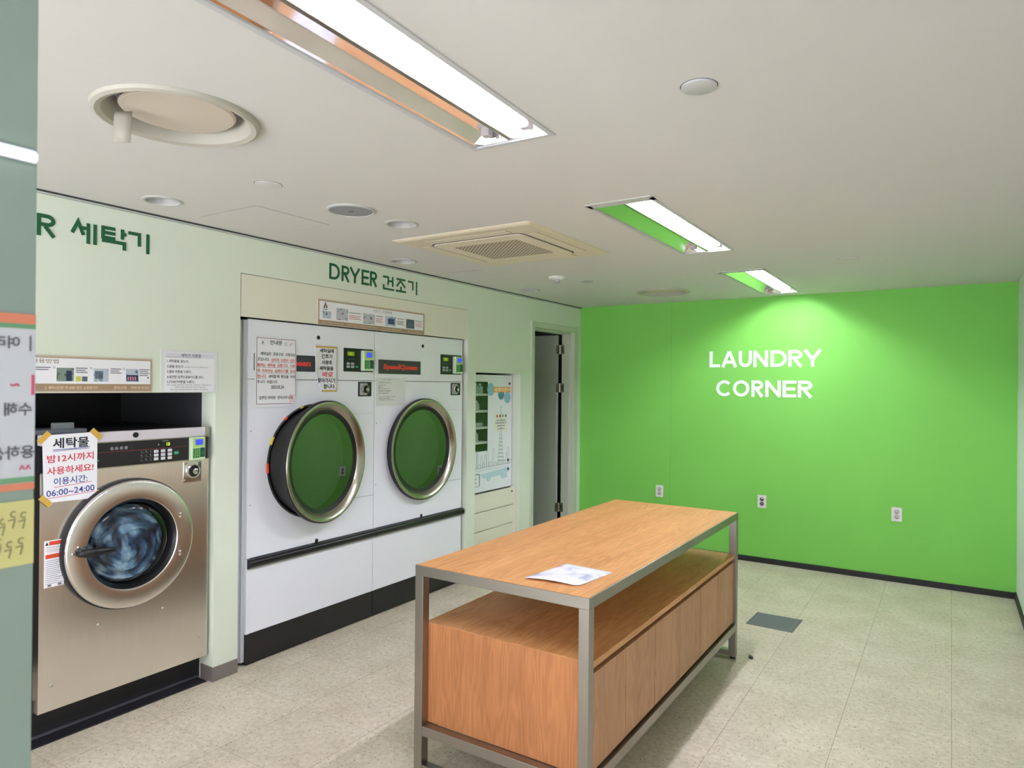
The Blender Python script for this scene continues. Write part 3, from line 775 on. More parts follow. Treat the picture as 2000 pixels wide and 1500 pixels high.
b.lathe(FW, 1.866, 1.253, [(0.003, 0.002), (0, 0.0028)], WHITEP, 8)
b.fbox(FW, 1.583, 1.590, 1.196, 1.203, 0.002, 0.0026, TEALB)
cp = b.build('control_panel', t_)
for r_ in range(3):
    for c_ in range(3):
        b = MB(); u = 1.842 + c_ * 0.0345; v = 1.178 + r_ * 0.0182
        b.fbox(FW, u, u + 0.022, v, v + 0.0145, 0.002, 0.006, pm('white_button', (214, 214, 222), 0.4), 0.002); b.build('button', cp)
b = MB(); b.fbox(FW, 1.944, 1.967, 1.199, 1.214, 0.002, 0.006, TEALB, 0.002); b.build('start_button', cp)
b = MB(); b.fbox(FW, 1.880, 1.930, 1.242, 1.264, 0.002, 0.003, pm('display_window', (20, 26, 12), 0.2)); b.text(FW, '13', 1.906, 1.246, LED, h=0.015, wo=0.0034, weight=0.02); b.build('display', cp)

def card_reader(parent, F, u0, u1, v0, v1, w1):
    """raised card terminal: screen above, keypad and card slot below"""
    W_, H_ = u1 - u0, v1 - v0
    b = MB(); b.fbox(F, u0, u1, v0, v1, 0.0, w1, pm('pale_green_plastic', (204, 224, 190), 0.4), 0.005)
    b.fbox(F, u0 + 0.06 * W_, u1 - 0.06 * W_, v0 + 0.56 * H_, v0 + 0.95 * H_, w1, w1 + 0.0006, LGREEN)
    cr = b.build('card_reader', parent)
    b = MB(); b.fbox(F, u0 + 0.25 * W_, u1 - 0.22 * W_, v0 + 0.66 * H_, v0 + 0.91 * H_, w1 + 0.0004, w1 + 0.0022, SCREEN); b.build('screen', cr)
    b = MB(); b.fbox(F, u0 + 0.08 * W_, u0 + 0.54 * W_, v0 + 0.1 * H_, v0 + 0.52 * H_, w1, w1 + 0.0014, GRKEY)
    for i in range(1, 3): b.fbox(F, u0 + (0.08 + 0.153 * i) * W_ - 0.0006, u0 + (0.08 + 0.153 * i) * W_ + 0.0006, v0 + 0.1 * H_, v0 + 0.52 * H_, w1 + 0.001, w1 + 0.0018, LGREEN)
    for i in range(1, 4): b.fbox(F, u0 + 0.08 * W_, u0 + 0.54 * W_, v0 + (0.1 + 0.105 * i) * H_ - 0.0006, v0 + (0.1 + 0.105 * i) * H_ + 0.0006, w1 + 0.001, w1 + 0.0018, LGREEN)
    b.build('keypad', cr)
    b = MB(); b.fbox(F, u0 + 0.58 * W_, u0 + 0.93 * W_, v0 + 0.12 * H_, v0 + 0.54 * H_, w1, w1 + 0.002, DGKEY, 0.001)
    b.ribbon(F, [(u0 + 0.70 * W_, v0 + 0.40 * H_), (u0 + 0.70 * W_, v0 + 0.28 * H_), (u0 + 0.82 * W_, v0 + 0.28 * H_), (u0 + 0.82 * W_, v0 + 0.40 * H_)], 0.0016, w1 + 0.002, w1 + 0.0025, GRKEY)
    b.build('card_pad', cr)
    return cr
card_reader(cp, FW, 2.022, 2.098, 1.163, 1.279, 0.030)

def key_lock(parent, F, cu, cv, r, w0=0.0):
    b = MB(); b.lathe(F, cu, cv, [(r, w0), (r, w0 + 0.010), (r * 0.8, w0 + 0.014), (r * 0.72, w0 + 0.006), (r * 0.5, w0 + 0.005)], CHROME, 32)
    lk = b.build('lock', parent, smooth=True)
    b = MB(); b.lathe(F, cu, cv, [(r * 0.74, w0 + 0.006), (0.0, w0 + 0.006)], BLKP, 28); b.lathe(F, cu + r * 0.12, cv - r * 0.05, [(r * 0.42, w0 + 0.005), (r * 0.40, w0 + 0.022), (r * 0.26, w0 + 0.024), (0.0, w0 + 0.021)], CHROME, 24)
    b.build('key_barrel', lk, smooth=True)
b = MB(); b.fbox(FW, 1.995, 2.092, 1.050, 1.158, 0.0, 0.003, STEELW, 0.001)
for du, dv in ((0.008, 0.012), (0.089, 0.012), (0.008, 0.096), (0.016, 0.098), (0.089, 0.096)): b.lathe(FW, 1.995 + du, 1.05 + dv, [(0.005, 0.003), (0.004, 0.006), (0, 0.007)], SATIN, 12)
b.fbox(FW, 2.079, 2.089, 1.060, 1.150, 0.003, 0.0065, pm('brown_slot', (96, 84, 80), 0.5))
lp = b.build('lock_plate', t_, smooth=True); key_lock(lp, FW, 2.043, 1.108, 0.037, 0.003)
for (y, z) in ((1.592, 0.452), (1.896, 0.447), (2.088, 0.250), (1.404, 0.245)):
    b = MB(); b.lathe(FW, y, z, [(0.0065, 0.0), (0.006, 0.003), (0.003, 0.005), (0, 0.005)], CHROME, 14); b.build('bolt', t_, smooth=True)
# door
b = MB()
b.lathe(FW, wcy, wcz, [(0.207, 0.030), (0.208, 0.042), (0.211, 0.0455), (0.216, 0.0465), (0.284, 0.0465), (0.290, 0.045), (0.2945, 0.040), (0.296, 0.032), (0.293, 0.022)], STEELW, 72)
wd_ = b.build('door', t_, smooth=True)
b = MB(); b.lathe(FW, wcy, wcz, [(0.2935, 0.024), (0.302, 0.020), (0.302, 0.0005), (0.23, 0.0005)], BLACK, 64); b.build('door_gasket', wd_, smooth=True)
b = MB(); b.lathe(FW, wcy, wcz, [(0.209, 0.040), (0.200, 0.028), (0.194, 0.016), (0.190, 0.004)], pm('deep_black_rubber', (13, 12, 14), 0.35), 64); b.build('inner_seal', wd_, smooth=True)
b = MB(); b.lathe(FW, wcy, wcz, [(0.192, 0.012), (0.180, 0.024), (0.14, 0.035), (0.07, 0.042), (0.0, 0.044)], GLASSW, 56); b.build('door_glass', wd_, smooth=True)
b = MB()
pts = [(1.478, 0.804), (1.500, 0.806), (1.530, 0.806), (1.580, 0.803), (1.628, 0.799)]
rad = [0.012, 0.019, 0.019, 0.0175, 0.010]; wz = [0.062, 0.074, 0.080, 0.080, 0.076]
rings = []
for (u, v), r, q in zip(pts, rad, wz): rings.append([b.bm.verts.new(FW(u, v + r * math.cos(a), q + 0.8 * r * math.sin(a))) for a in (2 * PI * i / 14 for i in range(14))])
for A, B_ in zip(rings, rings[1:]):
    for i in range(14): b.face([A[i], A[(i + 1) % 14], B_[(i + 1) % 14], B_[i]], BLKP, True)
b.face(rings[0], BLKP); b.face(rings[-1][::-1], BLKP)
b.fbox(FW, 1.482, 1.515, 0.796, 0.826, 0.046, 0.075, BLKP, 0.006)
b.build('handle', wd_, smooth=True)
for (y, z) in ((1.955, 0.908), (1.955, 0.892), (1.955, 0.722), (1.955, 0.706), (1.462, 0.806), (1.485, 0.832)):
    b = MB(); b.lathe(FW, y, z, [(0.006, 0.046), (0.0055, 0.053), (0.003, 0.055), (0, 0.055)], CHROME, 14); b.build('bolt', wd_, smooth=True)
b = MB(); b.lathe(FW, wcy, wcz, [(0.234, 0.0), (0.225, -0.04), (0.22, -0.30), (0.0, -0.31)], pm('dark_drum', (40, 42, 46), 0.4, 0.6), 48); b.build('drum', t_, smooth=True)
b = MB(); b.box(-3.37, -3.345, WY0 - 0.03, 2.150, 0.0, WZ0 + 0.02, BLACK); b.build('plinth', t_)
# warning label and notice on the washer front
b = MB()
b.fbox(FW, 1.371, 1.449, 0.672, 0.873, 0.0002, 0.0009, PAPER)
b.fbox(FW, 1.390, 1.447, 0.852, 0.869, 0.0009, 0.0012, ORANGE); b.prism(FW, [(1.374, 0.853), (1.388, 0.853), (1.381, 0.868)], 0.0009, 0.0012, INK)
b.fbox(FW, 1.376, 1.447, 0.796, 0.814, 0.0009, 0.0012, ORANGE)
for i, v in enumerate((0.843, 0.836, 0.829, 0.822)): b.fbox(FW, 1.378, 1.441 - 0.012 * (i % 2), v, v + 0.0018, 0.0009, 0.0012, PINK if i in (1, 3) else INKG)
for i in range(13): b.fbox(FW, 1.378, 1.443 - 0.009 * (i % 3), 0.785 - i * 0.0082, 0.7868 - i * 0.0082, 0.0009, 0.0012, INKG)
for u in (1.385, 1.425): b.fbox(FW, u, u + 0.014, 0.675, 0.684, 0.0009, 0.0012, INKG)
b.build('warning_label', t_)

b = MB()
P4 = [(1.354, 1.326), (1.577, 1.332), (1.578, 1.034), (1.362, 1.038)]
FP = FL(XD + 0.0095)
b.prism(FP, [(1.374, 1.3265), (1.566, 1.3315), (1.577, 1.320), (1.578, 1.044), (1.566, 1.034), (1.376, 1.038), (1.363, 1.050), (1.355, 1.314)], 0.0, 0.0012, PAPER)
for (u, v, a) in ((1.362, 1.318, 45), (1.572, 1.322, -45), (1.571, 1.043, 45), (1.370, 1.046, -45)):
    ca, sa = math.cos(math.radians(a)), math.sin(math.radians(a)); L_, q_ = 0.028, 0.012
    b.prism(FP, [(u + ca * i * L_ - sa * j * q_, v + sa * i * L_ + ca * j * q_) for i, j in ((-1, -1), (1, -1), (1, 1), (-1, 1))], 0.0012, 0.0018, TAPE)
b.text(FP, '세탁물', 1.468, 1.268, INK, h=0.045, wd=0.146, wo=0.0019, al='C', weight=0.022)
b.ribbon(FP, [(1.396, 1.262), (1.47, 1.263), (1.545, 1.266)], 0.0028, 0.0012, 0.0018, BLUE); b.ribbon(FP, [(1.397, 1.256), (1.47, 1.259), (1.542, 1.260)], 0.0018, 0.0012, 0.0018, BLUE)
b.text(FP, '밤12시까지', 1.374, 1.207, RED, h=0.034, wd=0.188, wo=0.0019, weight=0.014, rot=0.015)
b.text(FP, '사용하세요!', 1.374, 1.155, RED, h=0.034, wd=0.188, wo=0.0019, weight=0.014, rot=0.015)
b.text(FP, '이용시간:', 1.401, 1.109, BLUE, h=0.032, wd=0.136, wo=0.0019, weight=0.012, rot=0.02)
b.ribbon(FP, [(1.401, 1.101), (1.47, 1.105), (1.555, 1.111)], 0.002, 0.0012, 0.0018, RED)
b.text(FP, '06:00~24:00', 1.373, 1.063, BLUE, h=0.027, wd=0.194, wo=0.0019, weight=0.01, rot=0.03)
b.ribbon(FP, [(1.371, 1.056), (1.47, 1.060), (1.566, 1.065)], 0.002, 0.0012, 0.0018, RED)
tag(b.build('paper_notice'), 'white paper with red and blue Korean hours taped to the steel washer', 'notice')

b = MB(); g1 = pm('grey_blue_board', (92, 98, 110), 0.6)
b.box(-3.42, -3.262, 1.30, 1.545, WZ1 + 0.001, WZ1 + 0.020, g1, 0.004); b.box(-3.30, -3.275, 1.412, 1.497, WZ1 + 0.018, WZ1 + 0.048, pm('grey_box', (112, 118, 124), 0.6), 0.003)
tag(b.build('storage_tray'), 'flat grey tray with an upright tab lying on top of the washer', 'tray')

# clothes turning behind the glass
def laundry_mat():
    mt, nt, N, L, bs = nodes('wet_blue_cloth')
    tc = N('ShaderNodeTexCoord'); n = N('ShaderNodeTexNoise', Scale=6.5, Detail=5.0, Distortion=1.6); L(tc.outputs['Object'], n.inputs['Vector'])
    r = ramp(N, [(0.36, (24, 30, 50)), (0.47, (52, 84, 116)), (0.56, (120, 154, 180)), (0.70, (186, 204, 214))]); L(n.outputs['Fac'], r.inputs['Fac']); L(r.outputs['Color'], bs.inputs['Base Color'])
    bs.inputs['Roughness'].default_value = 0.6
    return mt
LM = laundry_mat()
b = MB(); NR, NA = 26, 72; g = []
lcy, lcz = wcy + 0.020, wcz - 0.018
for i in range(NR + 1):
    r = 0.186 * i / NR; row = []
    for j in range(NA):
        a = 2 * PI * j / NA
        sw = a * 1.0 + 7.0 * (r / 0.17)
        hgt = 0.024 * math.sin(3 * sw) * (r / 0.17) + 0.014 * math.sin(7 * sw + 1.0) * (r / 0.17) + 0.012 * math.sin(2 * a - 1)
        edge = -0.07 * (r / 0.182) ** 6 - 0.05 * max(0.0, math.sin(a - 0.6)) ** 2 * (r / 0.182)
        row.append(b.bm.verts.new(FW(lcy + r * math.cos(a), lcz + r * math.sin(a), -0.020 + 0.75 * hgt + edge)))
    g.append(row)
for i in range(NR):
    for j in range(NA): b.face([g[i][j], g[i][(j + 1) % NA], g[i + 1][(j + 1) % NA], g[i + 1][j]], LM, True)
bk = b.bm.verts.new(FW(lcy, lcz, -0.26))
for j in range(NA): b.face([g[NR][j], g[NR][(j + 1) % NA], bk], LM, True)
o = b.build('laundry'); o['kind'] = 'stuff'
tag(o, 'blue and white wet clothes turning behind the round washer glass', 'laundry')

b = MB(); b.box(-3.345, -3.250, WY0 - 0.55, 2.135, 0.0, 0.006, pm('dirty_black_rubber', (30, 29, 36), 0.6, noise=0.4, nscale=14)); b.box(-3.345, -3.325, WY0 - 0.55, 2.140, 0.006, 0.012, pm('dusty_edge', (74, 72, 78), 0.9, noise=0.4, nscale=20), 0.002)
tag(b.build('rubber_mat'), 'black rubber strip on the floor at the foot of the washer', 'mat')

# ------------------------------------------------------------------ dryers
P = 0.978                                     # pitch between the two dryers
def make_dryer():
    y0, y1 = 2.368, 3.341; F = FL(XD); cy, cz = 2.838, 1.09
    t_ = thing('dryer', 'white tumble dryer with its round door ajar, left of the pair', 'dryer', (-3.6, (y0 + y1) / 2, 0), 'white tumble dryers side by side')
    b = MB()
    b.box(-4.10, XD - 0.003, y0 + 0.002, y0 + 0.020, 0.03, 1.912, ENAMEL2); b.box(-4.10, XD - 0.003, y1 - 0.020, y1 - 0.002, 0.03, 1.912, ENAMEL2)
    b.box(-4.10, XD - 0.003, y0 + 0.020, y1 - 0.020, 1.895, 1.912, ENAMEL2); b.box(-4.10, -4.08, y0 + 0.02, y1 - 0.02, 0.03, 1.895, ENAMEL2)
    b.build('cabinet', t_)
    b = MB(); b.fbox(F, y0, y1, 1.580, 1.911, -0.02, 0.0, ENAMEL, 0.003)
    b.lathe(F, y0 + 0.491, 1.838, [(0.0125, 0.0), (0.012, 0.003), (0, 0.003)], BLKP, 20); b.build('upper_panel', t_)
    b = MB()
    sheet_holes(b, F, rect(y0, y1, 0.590, 1.577), [circ(cy, cz, 0.335, 64)], 0.0, ENAMEL)
    b.fbox(F, y0, y0 + 0.001, 0.59, 1.577, -0.02, -0.0003, ENAMEL); b.fbox(F, y1 - 0.001, y1, 0.59, 1.577, -0.02, -0.0003, ENAMEL)
    b.fbox(F, cy + 0.20, y1 - 0.001, 0.815, 0.8175, 0.0002, 0.0012, pm('panel_groove', (150, 154, 150), 0.6))
    b.fbox(F, cy + 0.24, y1 - 0.001, 1.362, 1.364, 0.0002, 0.0010, pm('panel_groove_faint', (206, 208, 216), 0.6))
    b.lathe(F, y0 + 0.491, 0.600, [(0.012, 0.0), (0.0115, 0.003), (0, 0.003)], BLKP, 20)
    for v in (1.292, 0.882): b.lathe(F, y0 + 0.020, v, [(0.004, 0.0), (0.003, 0.003), (0, 0.003)], GREYP, 10)
    b.build('front_panel', t_, recalc=False)
    b = MB(); b.fbox(F, y0, y1, 0.172, 0.585, -0.02, 0.0, ENAMEL, 0.002); b.fbox(F, y0 + 0.005, y1 - 0.002, 0.526, 0.536, 0.0, 0.001, pm('soft_grey_lip', (190, 192, 190), 0.6)); b.build('lower_panel', t_)
    b = MB(); b.fbox(F, y0, y1, 0.004, 0.170, -0.02, -0.001, pm('black_kick_plate', (26, 24, 28), 0.5), 0.002); b.build('kick_plate', t_)
    b = MB()                                   # long black pull rail
    n = 10; pr = [(-0.001, 0.586)] + [(0.006 + 0.026 * math.sin(PI * i / n), 0.560 + 0.026 * math.cos(PI * i / n)) for i in range(n + 1)] + [(-0.001, 0.534)]
    ya, yb = y0 + 0.004, y1 + 0.004
    A = [b.bm.verts.new(F(ya, v, w_)) for w_, v in pr]; B_ = [b.bm.verts.new(F(yb, v, w_)) for w_, v in pr]
    for i in range(len(pr)): b.face([A[i], A[(i + 1) % len(pr)], B_[(i + 1) % len(pr)], B_[i]], BLKP, True)
    b.face(A, BLKP); b.face(B_[::-1], BLKP)
    b.build('pull_rail', t_, smooth=True)
    b = MB(); b.fbox(F, y0 + 0.034, y0 + 0.466, 1.628, 1.724, 0.0, 0.004, SLATE, 0.001)
    b.text(F, 'SpeedQueen', y0 + 0.078, 1.650, REDLOGO, h=0.046, wd=0.352, wo=0.0046, weight=0.05); b.build('logo_plate', t_)
    b = MB(); b.fbox(F, y0 + 0.697, y0 + 0.957, 1.636, 1.787, -0.005, 0.003, BLKP, 0.002)
    b.fbox(F, y0 + 0.728, y0 + 0.788, 1.738, 1.764, 0.003, 0.004, LEDOFF); b.text(F, '88', y0 + 0.745, 1.743, LED if False else pm('dim_digits', (120, 140, 30), 0.4, em=(120, 150, 30), ems=0.5), h=0.016, wo=0.0045)
    for i in range(3): b.fbox(F, y0 + 0.735 + i * 0.020, y0 + 0.747 + i * 0.020, 1.714, 1.718, 0.003, 0.0036, INKG)
    cp = b.build('control_plate', t_)
    for r_ in range(2):
        for c_ in range(2):
            b = MB(); u = y0 + 0.720 + c_ * 0.038; v = 1.660 + r_ * 0.020
            b.fbox(F, u, u + 0.028, v, v + 0.015, 0.003, 0.007, GREYP, 0.002); b.build('button', cp)
    b = MB(); b.fbox(F, y0 + 0.797, y0 + 0.822, 1.662, 1.675, 0.003, 0.007, TEALB, 0.002); b.build('start_button', cp)
    card_reader(cp, F, y0 + 0.845, y0 + 0.940, 1.643, 1.776, 0.032)
    b = MB(); b.fbox(F, y0 + 0.825, y0 + 0.945, 1.476, 1.571, 0.0, 0.004, BLKP, 0.002); b.fbox(F, y0 + 0.838, y0 + 0.905, 1.484, 1.562, 0.004, 0.006, GREYP, 0.002)
    lp = b.build('lock_plate', t_); key_lock(lp, F, y0 + 0.882, 1.523, 0.032, 0.006)
    # drum behind the door
    b = MB(); b.lathe(F, cy, cz, [(0.345, 0.0006), (0.345, 0.004), (0.338, 0.007), (0.333, 0.004), (0.333, -0.10), (0.36, -0.12), (0.36, -0.62), (0.0, -0.63)], pm('drum_steel', (70, 72, 74), 0.35, 0.7), 64); b.build('drum', t_, smooth=True)
    # round door, hinged on its right
    hy = 3.200; og = (XD + 0.010, hy, cz)
    b = MB(); b.lathe(F, cy, cz, [(0.305, 0.020), (0.310, 0.034), (0.345, 0.060), (0.352, 0.062), (0.358, 0.060), (0.360, 0.052)], SATIN, 80)
    d = b.build('door', t_, origin=og, smooth=True)
    b = MB(); b.lathe(F, cy, cz, [(0.359, 0.053), (0.366, 0.050), (0.366, 0.030), (0.34, 0.024)], BLACK, 72); b.build('door_rim', d, smooth=True)
    b = MB(); b.lathe(F, cy, cz, [(0.342, 0.028), (0.324, 0.014), (0.322, -0.10), (0.300, -0.105)], BLKM, 72); b.build('door_collar', d, smooth=True)
    b = MB(); b.lathe(F, cy, cz, [(0.311, 0.032), (0.300, 0.028), (0.284, 0.0225), (0.282, 0.010)], pm('deep_black_rubber', (13, 12, 14)), 64); b.build('glass_seal', d, smooth=True)
    b = MB(); b.lathe(F, cy, cz, [(0.300, 0.020), (0.0, 0.020)], GLASSD, 64); b.build('door_glass', d, smooth=True)
    b = MB(); b.lathe(F, cy, cz, [(0.300, -0.07), (0.0, -0.075)], pm('inner_pane_dark', (118, 122, 120), 0.35), 64); b.build('inner_pane', d, smooth=True)
    b = MB()
    for dz in (-0.08, 0.08): b.box(XD + 0.0, XD + 0.018, hy - 0.008, hy + 0.03, cz + dz - 0.02, cz + dz + 0.02, SATIN, 0.003)
    b.build('door_hinge', t_)
    return t_, d
d1, door1 = make_dryer()
d2 = copy_tree(d1); d2.location.y += P
d2['label'] = 'white tumble dryer with its round door shut, right of the pair'
door1.rotation_euler = (0, 0, math.radians(9.0))
b = MB(); b.box(-3.300, -3.274, 2.314, 2.3675, 0.02, 1.905, ENAMEL2, 0.002); b.box(-3.274, -3.263, 2.344, 2.3675, 0.02, 1.905, ENAMEL2, 0.002); b.box(-3.274, -3.268, 2.326, 2.332, 0.02, 1.905, ENAMEL2, 0.001)
b.build('side_strip', d1)
# stickers round the open door's rim on the left dryer
b = MB()
for a, n_, mt in ((178, 9, ORANGE), (152, 8, pm('yellow_sticker', (214, 196, 60), 0.5)), (128, 4, ORANGE), (106, 4, pm('yellow_sticker', (214, 196, 60)))):
    b.lathe(FL(XD), 2.838, 1.09, [(0.336, 0.0076), (0.347, 0.0066), (0.350 if n_ > 5 else 0.347, 0.0008)], mt, 6, a0=math.radians(a), a1=math.radians(a + n_))
b.build('rim_stickers', d1)

# ------------------------------------------------------------------ papers on the dryers and walls
F = FL(XD + 0.0052)
b = MB()
b.prism(F, [(2.405, 1.420), (2.650, 1.425), (2.690, 1.475), (2.688, 1.820), (2.403, 1.822)], 0.0003, 0.0014, PAPER)
b.ribbon(F, [(2.416, 1.440), (2.416, 1.812), (2.681, 1.810), (2.684, 1.60), (2.684, 1.482)], 0.0030, 0.0014, 0.0017, pm('wine_ink', (112, 64, 84), 0.7)); b.ribbon(F, [(2.416, 1.440), (2.655, 1.440)], 0.003, 0.0014, 0.0017, pm('wine_ink', (112, 64, 84)))
b.text(F, '안내문', 2.545, 1.776, INK, h=0.026, wd=0.084, wo=0.0018, al='C', weight=0.02)
b.prism(F, [(2.448, 1.782), (2.462, 1.782), (2.455, 1.797)], 0.0014, 0.0017, INKG); b.fbox(F, 2.444, 2.466, 1.776, 1.778, 0.0014, 0.0017, INKG)
for i in range(3): b.fbox(F, 2.602, 2.624, 1.792 - i * 0.009, 1.794 - i * 0.009, 0.0014, 0.0017, INKG); b.fbox(F, 2.636, 2.672 - 0.01 * i, 1.792 - i * 0.009, 1.794 - i * 0.009, 0.0014, 0.0017, PINK if i == 0 else INKG)
LN = [('세탁실은  공용으로  사용되는', INK, 2.440, 0.240, 1.714), ('곳입니다.', INK, 2.420, 0.080, 1.682), ('심하게  오염이  심한', RED, 2.512, 0.166, 1.680),
      ('빨래는  세탁을  금합니다.  사용', RED, 2.420, 0.258, 1.650), ('에  미쳐서는  실태쓰기를  유의', RED, 2.420, 0.258, 1.618), ('합니다.', RED, 2.420, 0.062, 1.587), ('세탁할 때  확인을  하여', INK, 2.494, 0.184, 1.586), ('주시기  바랍니다', INK, 2.420, 0.135, 1.555), ('2022.05.24', INK, 2.512, 0.088, 1.526), ('관리사무소장', INK, 2.556, 0.110, 1.466), ('입주민 여러분', INK, 2.434, 0.110, 1.466)]
for s_, mt, u, wd, v in LN: b.text(F, s_, u, v, mt, h=0.019 if mt is not INKG else 0.015, wd=wd, wo=0.0018, weight=0.02)
for v in (1.676, 1.646, 1.614, 1.583): b.fbox(F, 2.42 if v < 1.67 else 2.512, 2.678 if v > 1.6 else 2.482, v, v + 0.0016, 0.0014, 0.0017, INKG)
b.fbox(F, 2.640, 2.676, 1.447, 1.493, 0.0014, 0.00155, pm('faint_red_stamp', (236, 208, 212), 0.7))
tag(b.build('paper_notice'), 'white notice with a dark red border and red underlined lines on the left dryer', 'notice')

# curled notice
F = FL(XD + 0.002)
b = MB()
def curl(u, v):
    k = max(0.0, (2.880 + (v - 1.50) * -0.10 - u) / 0.07) if v < 1.74 else max(0.0, (2.845 - u) / 0.10)
    return 0.0055 + 0.030 * k * k
nu, nv = 14, 22; g = []
def left_edge(v): return 2.820 + (0.003 if v > 1.64 else (1.64 - v) / 0.135 * 0.058)
for j in range(nv + 1):
    v = 1.507 + (1.787 - 1.507) * j / nv; row = []
    for i in range(nu + 1):
        u = left_edge(v) + (3.005 - left_edge(v)) * i / nu
        row.append(b.bm.verts.new(F(u, v + 0.004 * (u - 2.82) / 0.185, curl(u, v))))
    g.append(row)
for j in range(nv):
    for i in range(nu): b.face([g[j][i], g[j][i + 1], g[j + 1][i + 1], g[j + 1][i]], PAPER, True)
def FCURL(u, v, w_): return F(u, v, curl(u, v) + 0.0010)
for v0 in (1.777, 1.508):
    for i in range(8):
        ua, ub = left_edge(v0) + 0.006 + i * (3.0 - left_edge(v0)) / 8.2, left_edge(v0) + 0.006 + (i + 1) * (3.0 - left_edge(v0)) / 8.2
        vv = [b.bm.verts.new(FCURL(u_, v_, 0)) for u_, v_ in ((ua, v0), (ub, v0), (ub, v0 + 0.010), (ua, v0 + 0.010))]
        b.face(vv, TAPE)
def prt(s_, u, v, h, wd, mt, wt=0.022, sh=0.0): b.text(FCURL, s_, u, v, mt, h=h, wd=wd, wo=0, al='C', weight=wt, shear=sh)
prt('세탁실에', 2.920, 1.747, 0.026, 0.112, INK); prt('건조기', 2.920, 1.712, 0.027, 0.086, INK); prt('사용후', 2.922, 1.675, 0.027, 0.084, INK); prt('세탁물을', 2.918, 1.639, 0.026, 0.112, INK)
prt('바로', 2.928, 1.597, 0.035, 0.084, RED, 0.02, 0.15); prt('찾아가시기', 2.918, 1.562, 0.030, 0.140, INK); prt('합니다.', 2.944, 1.526, 0.028, 0.095, INK)
o = b.build('paper_notice', recalc=False); md = o.modifiers.new('thickness', 'SOLIDIFY'); md.thickness = 0.0006; md.offset = -1
tag(o, 'curled white Korean note with yellow tape and one red word on the left dryer', 'notice')

F = FL(XD)
b = MB()
b.prism(F, rect(3.362, 3.652, 1.408, 1.600), 0.0003, 0.0012, PAPERO)
b.text(F, '건조기 사용법', 3.466, 1.584, INKG, h=0.011, wd=0.075, wo=0.0015, al='C')
for s_, v, wd, mt in (('1.세탁물을 넣고 문을 닫는다', 1.565, 0.125, INKG), ('2.온도 선택', 1.548, 0.070, INKG), ('고온  70', 1.539, 0.040, INKG), ('중온  60', 1.531, 0.040, INKG), ('저온 50 섬세한 의류', 1.522, 0.10, INKG), ('3.충전한 카드를 댄다', 1.506, 0.125, INK), ('4.START 버튼을 누른다', 1.491, 0.10, INK), ('* 건조 시간은 세탁물의 양에 따라', 1.468, 0.170, INKG), ('조절하여 사용하십시오', 1.456, 0.12, INKG), ('감사합니다 관리사무소', 1.446, 0.14, INKG)):
    b.text(F, s_, 3.380 if v > 1.455 else 3.395, v, mt, h=0.0095 if mt is INK else 0.0075, wd=wd, wo=0.0015, weight=0.01)
tag(b.build('instruction_sheet'), 'pale faint instruction sheet below the red logo on the right dryer', 'instruction sheet')

def photo_mat(name, c1, c2, sc):
    mt, nt, N, L, bs = nodes(name)
    tc = N('ShaderNodeTexCoord'); v = N('ShaderNodeTexVoronoi', Scale=sc); L(tc.outputs['Object'], v.inputs['Vector'])
    n = N('ShaderNodeTexNoise', Scale=sc * 2, Detail=3.0); L(tc.outputs['Object'], n.inputs['Vector'])
    a = N('ShaderNodeMath', operation='ADD'); L(v.outputs['Distance'], a.inputs[0]); L(n.outputs['Fac'], a.inputs[1])
    r = ramp(N, [(0.55, c1), (0.95, c2)]); L(a.outputs[0], r.inputs['Fac']); L(r.outputs['Color'], bs.inputs['Base Color'])
    bs.inputs['Roughness'].default_value = 0.5
    return mt
PH1 = photo_mat('grey_photo_print', (58, 60, 72), (190, 192, 202), 40); PH2 = photo_mat('blue_photo_print', (66, 86, 118), (186, 196, 210), 38)
PH3 = photo_mat('green_photo_print', (34, 50, 48), (128, 148, 136), 40); PH4 = photo_mat('dark_photo_print', (30, 36, 48), (96, 108, 124), 40)
# long instruction board above the dryers
FB = FL(XW - 0.002)
b = MB()
sk_ = lambda u: 0.0
b.fbox(FB, 2.826, 3.816, 1.915, 2.072, 0.0, 0.004, BRNP); b.fbox(FB, 2.829, 3.813, 1.919, 2.069, 0.004, 0.0044, BRN); b.fbox(FB, 2.839, 3.803, 1.946, 2.060, 0.0044, 0.0048, PAPER)
b.fbox(FB, 2.834, 3.808, 1.921, 1.944, 0.0044, 0.0049, pm('tan_band', (164, 140, 114), 0.6))
b.prism(FB, [(2.872, 2.022), (2.894, 2.022), (2.906, 2.040), (2.890, 2.028)], 0.0048, 0.0052, pm('tan_ink', (132, 104, 74), 0.6)); b.prism(FB, [(2.868, 2.020), (2.884, 2.058), (2.888, 2.046), (2.880, 2.020)], 0.0048, 0.0052, pm('tan_ink', (132, 104, 74))); b.prism(FB, [(2.886, 2.058), (2.902, 2.020), (2.893, 2.020), (2.883, 2.050)], 0.0048, 0.0052, pm('tan_ink', (132, 104, 74)))
b.fbox(FB, 2.866, 2.904, 2.010, 2.014, 0.0048, 0.0051, INKG)
b.text(FB, '건조기  사용방법', 3.385, 2.034, pm('tan_ink', (132, 104, 74)), h=0.020, wd=0.175, wo=0.0051, al='C', weight=0.0)
for u0, u1, v0, v1, mt in ((2.863, 2.930, 1.958, 2.002, PH2), (2.974, 3.070, 1.956, 2.030, PH1), (3.205, 3.310, 1.952, 2.018, PH1), (3.412, 3.512, 1.954, 2.018, PH2), (3.620, 3.706, 1.952, 2.016, PH4)): b.fbox(FB, u0, u1, v0, v1, 0.0048, 0.0052, mt)
b.fbox(FB, 3.436, 3.500, 1.966, 2.004, 0.0052, 0.0055, pm('blue_print', (58, 78, 120), 0.5))
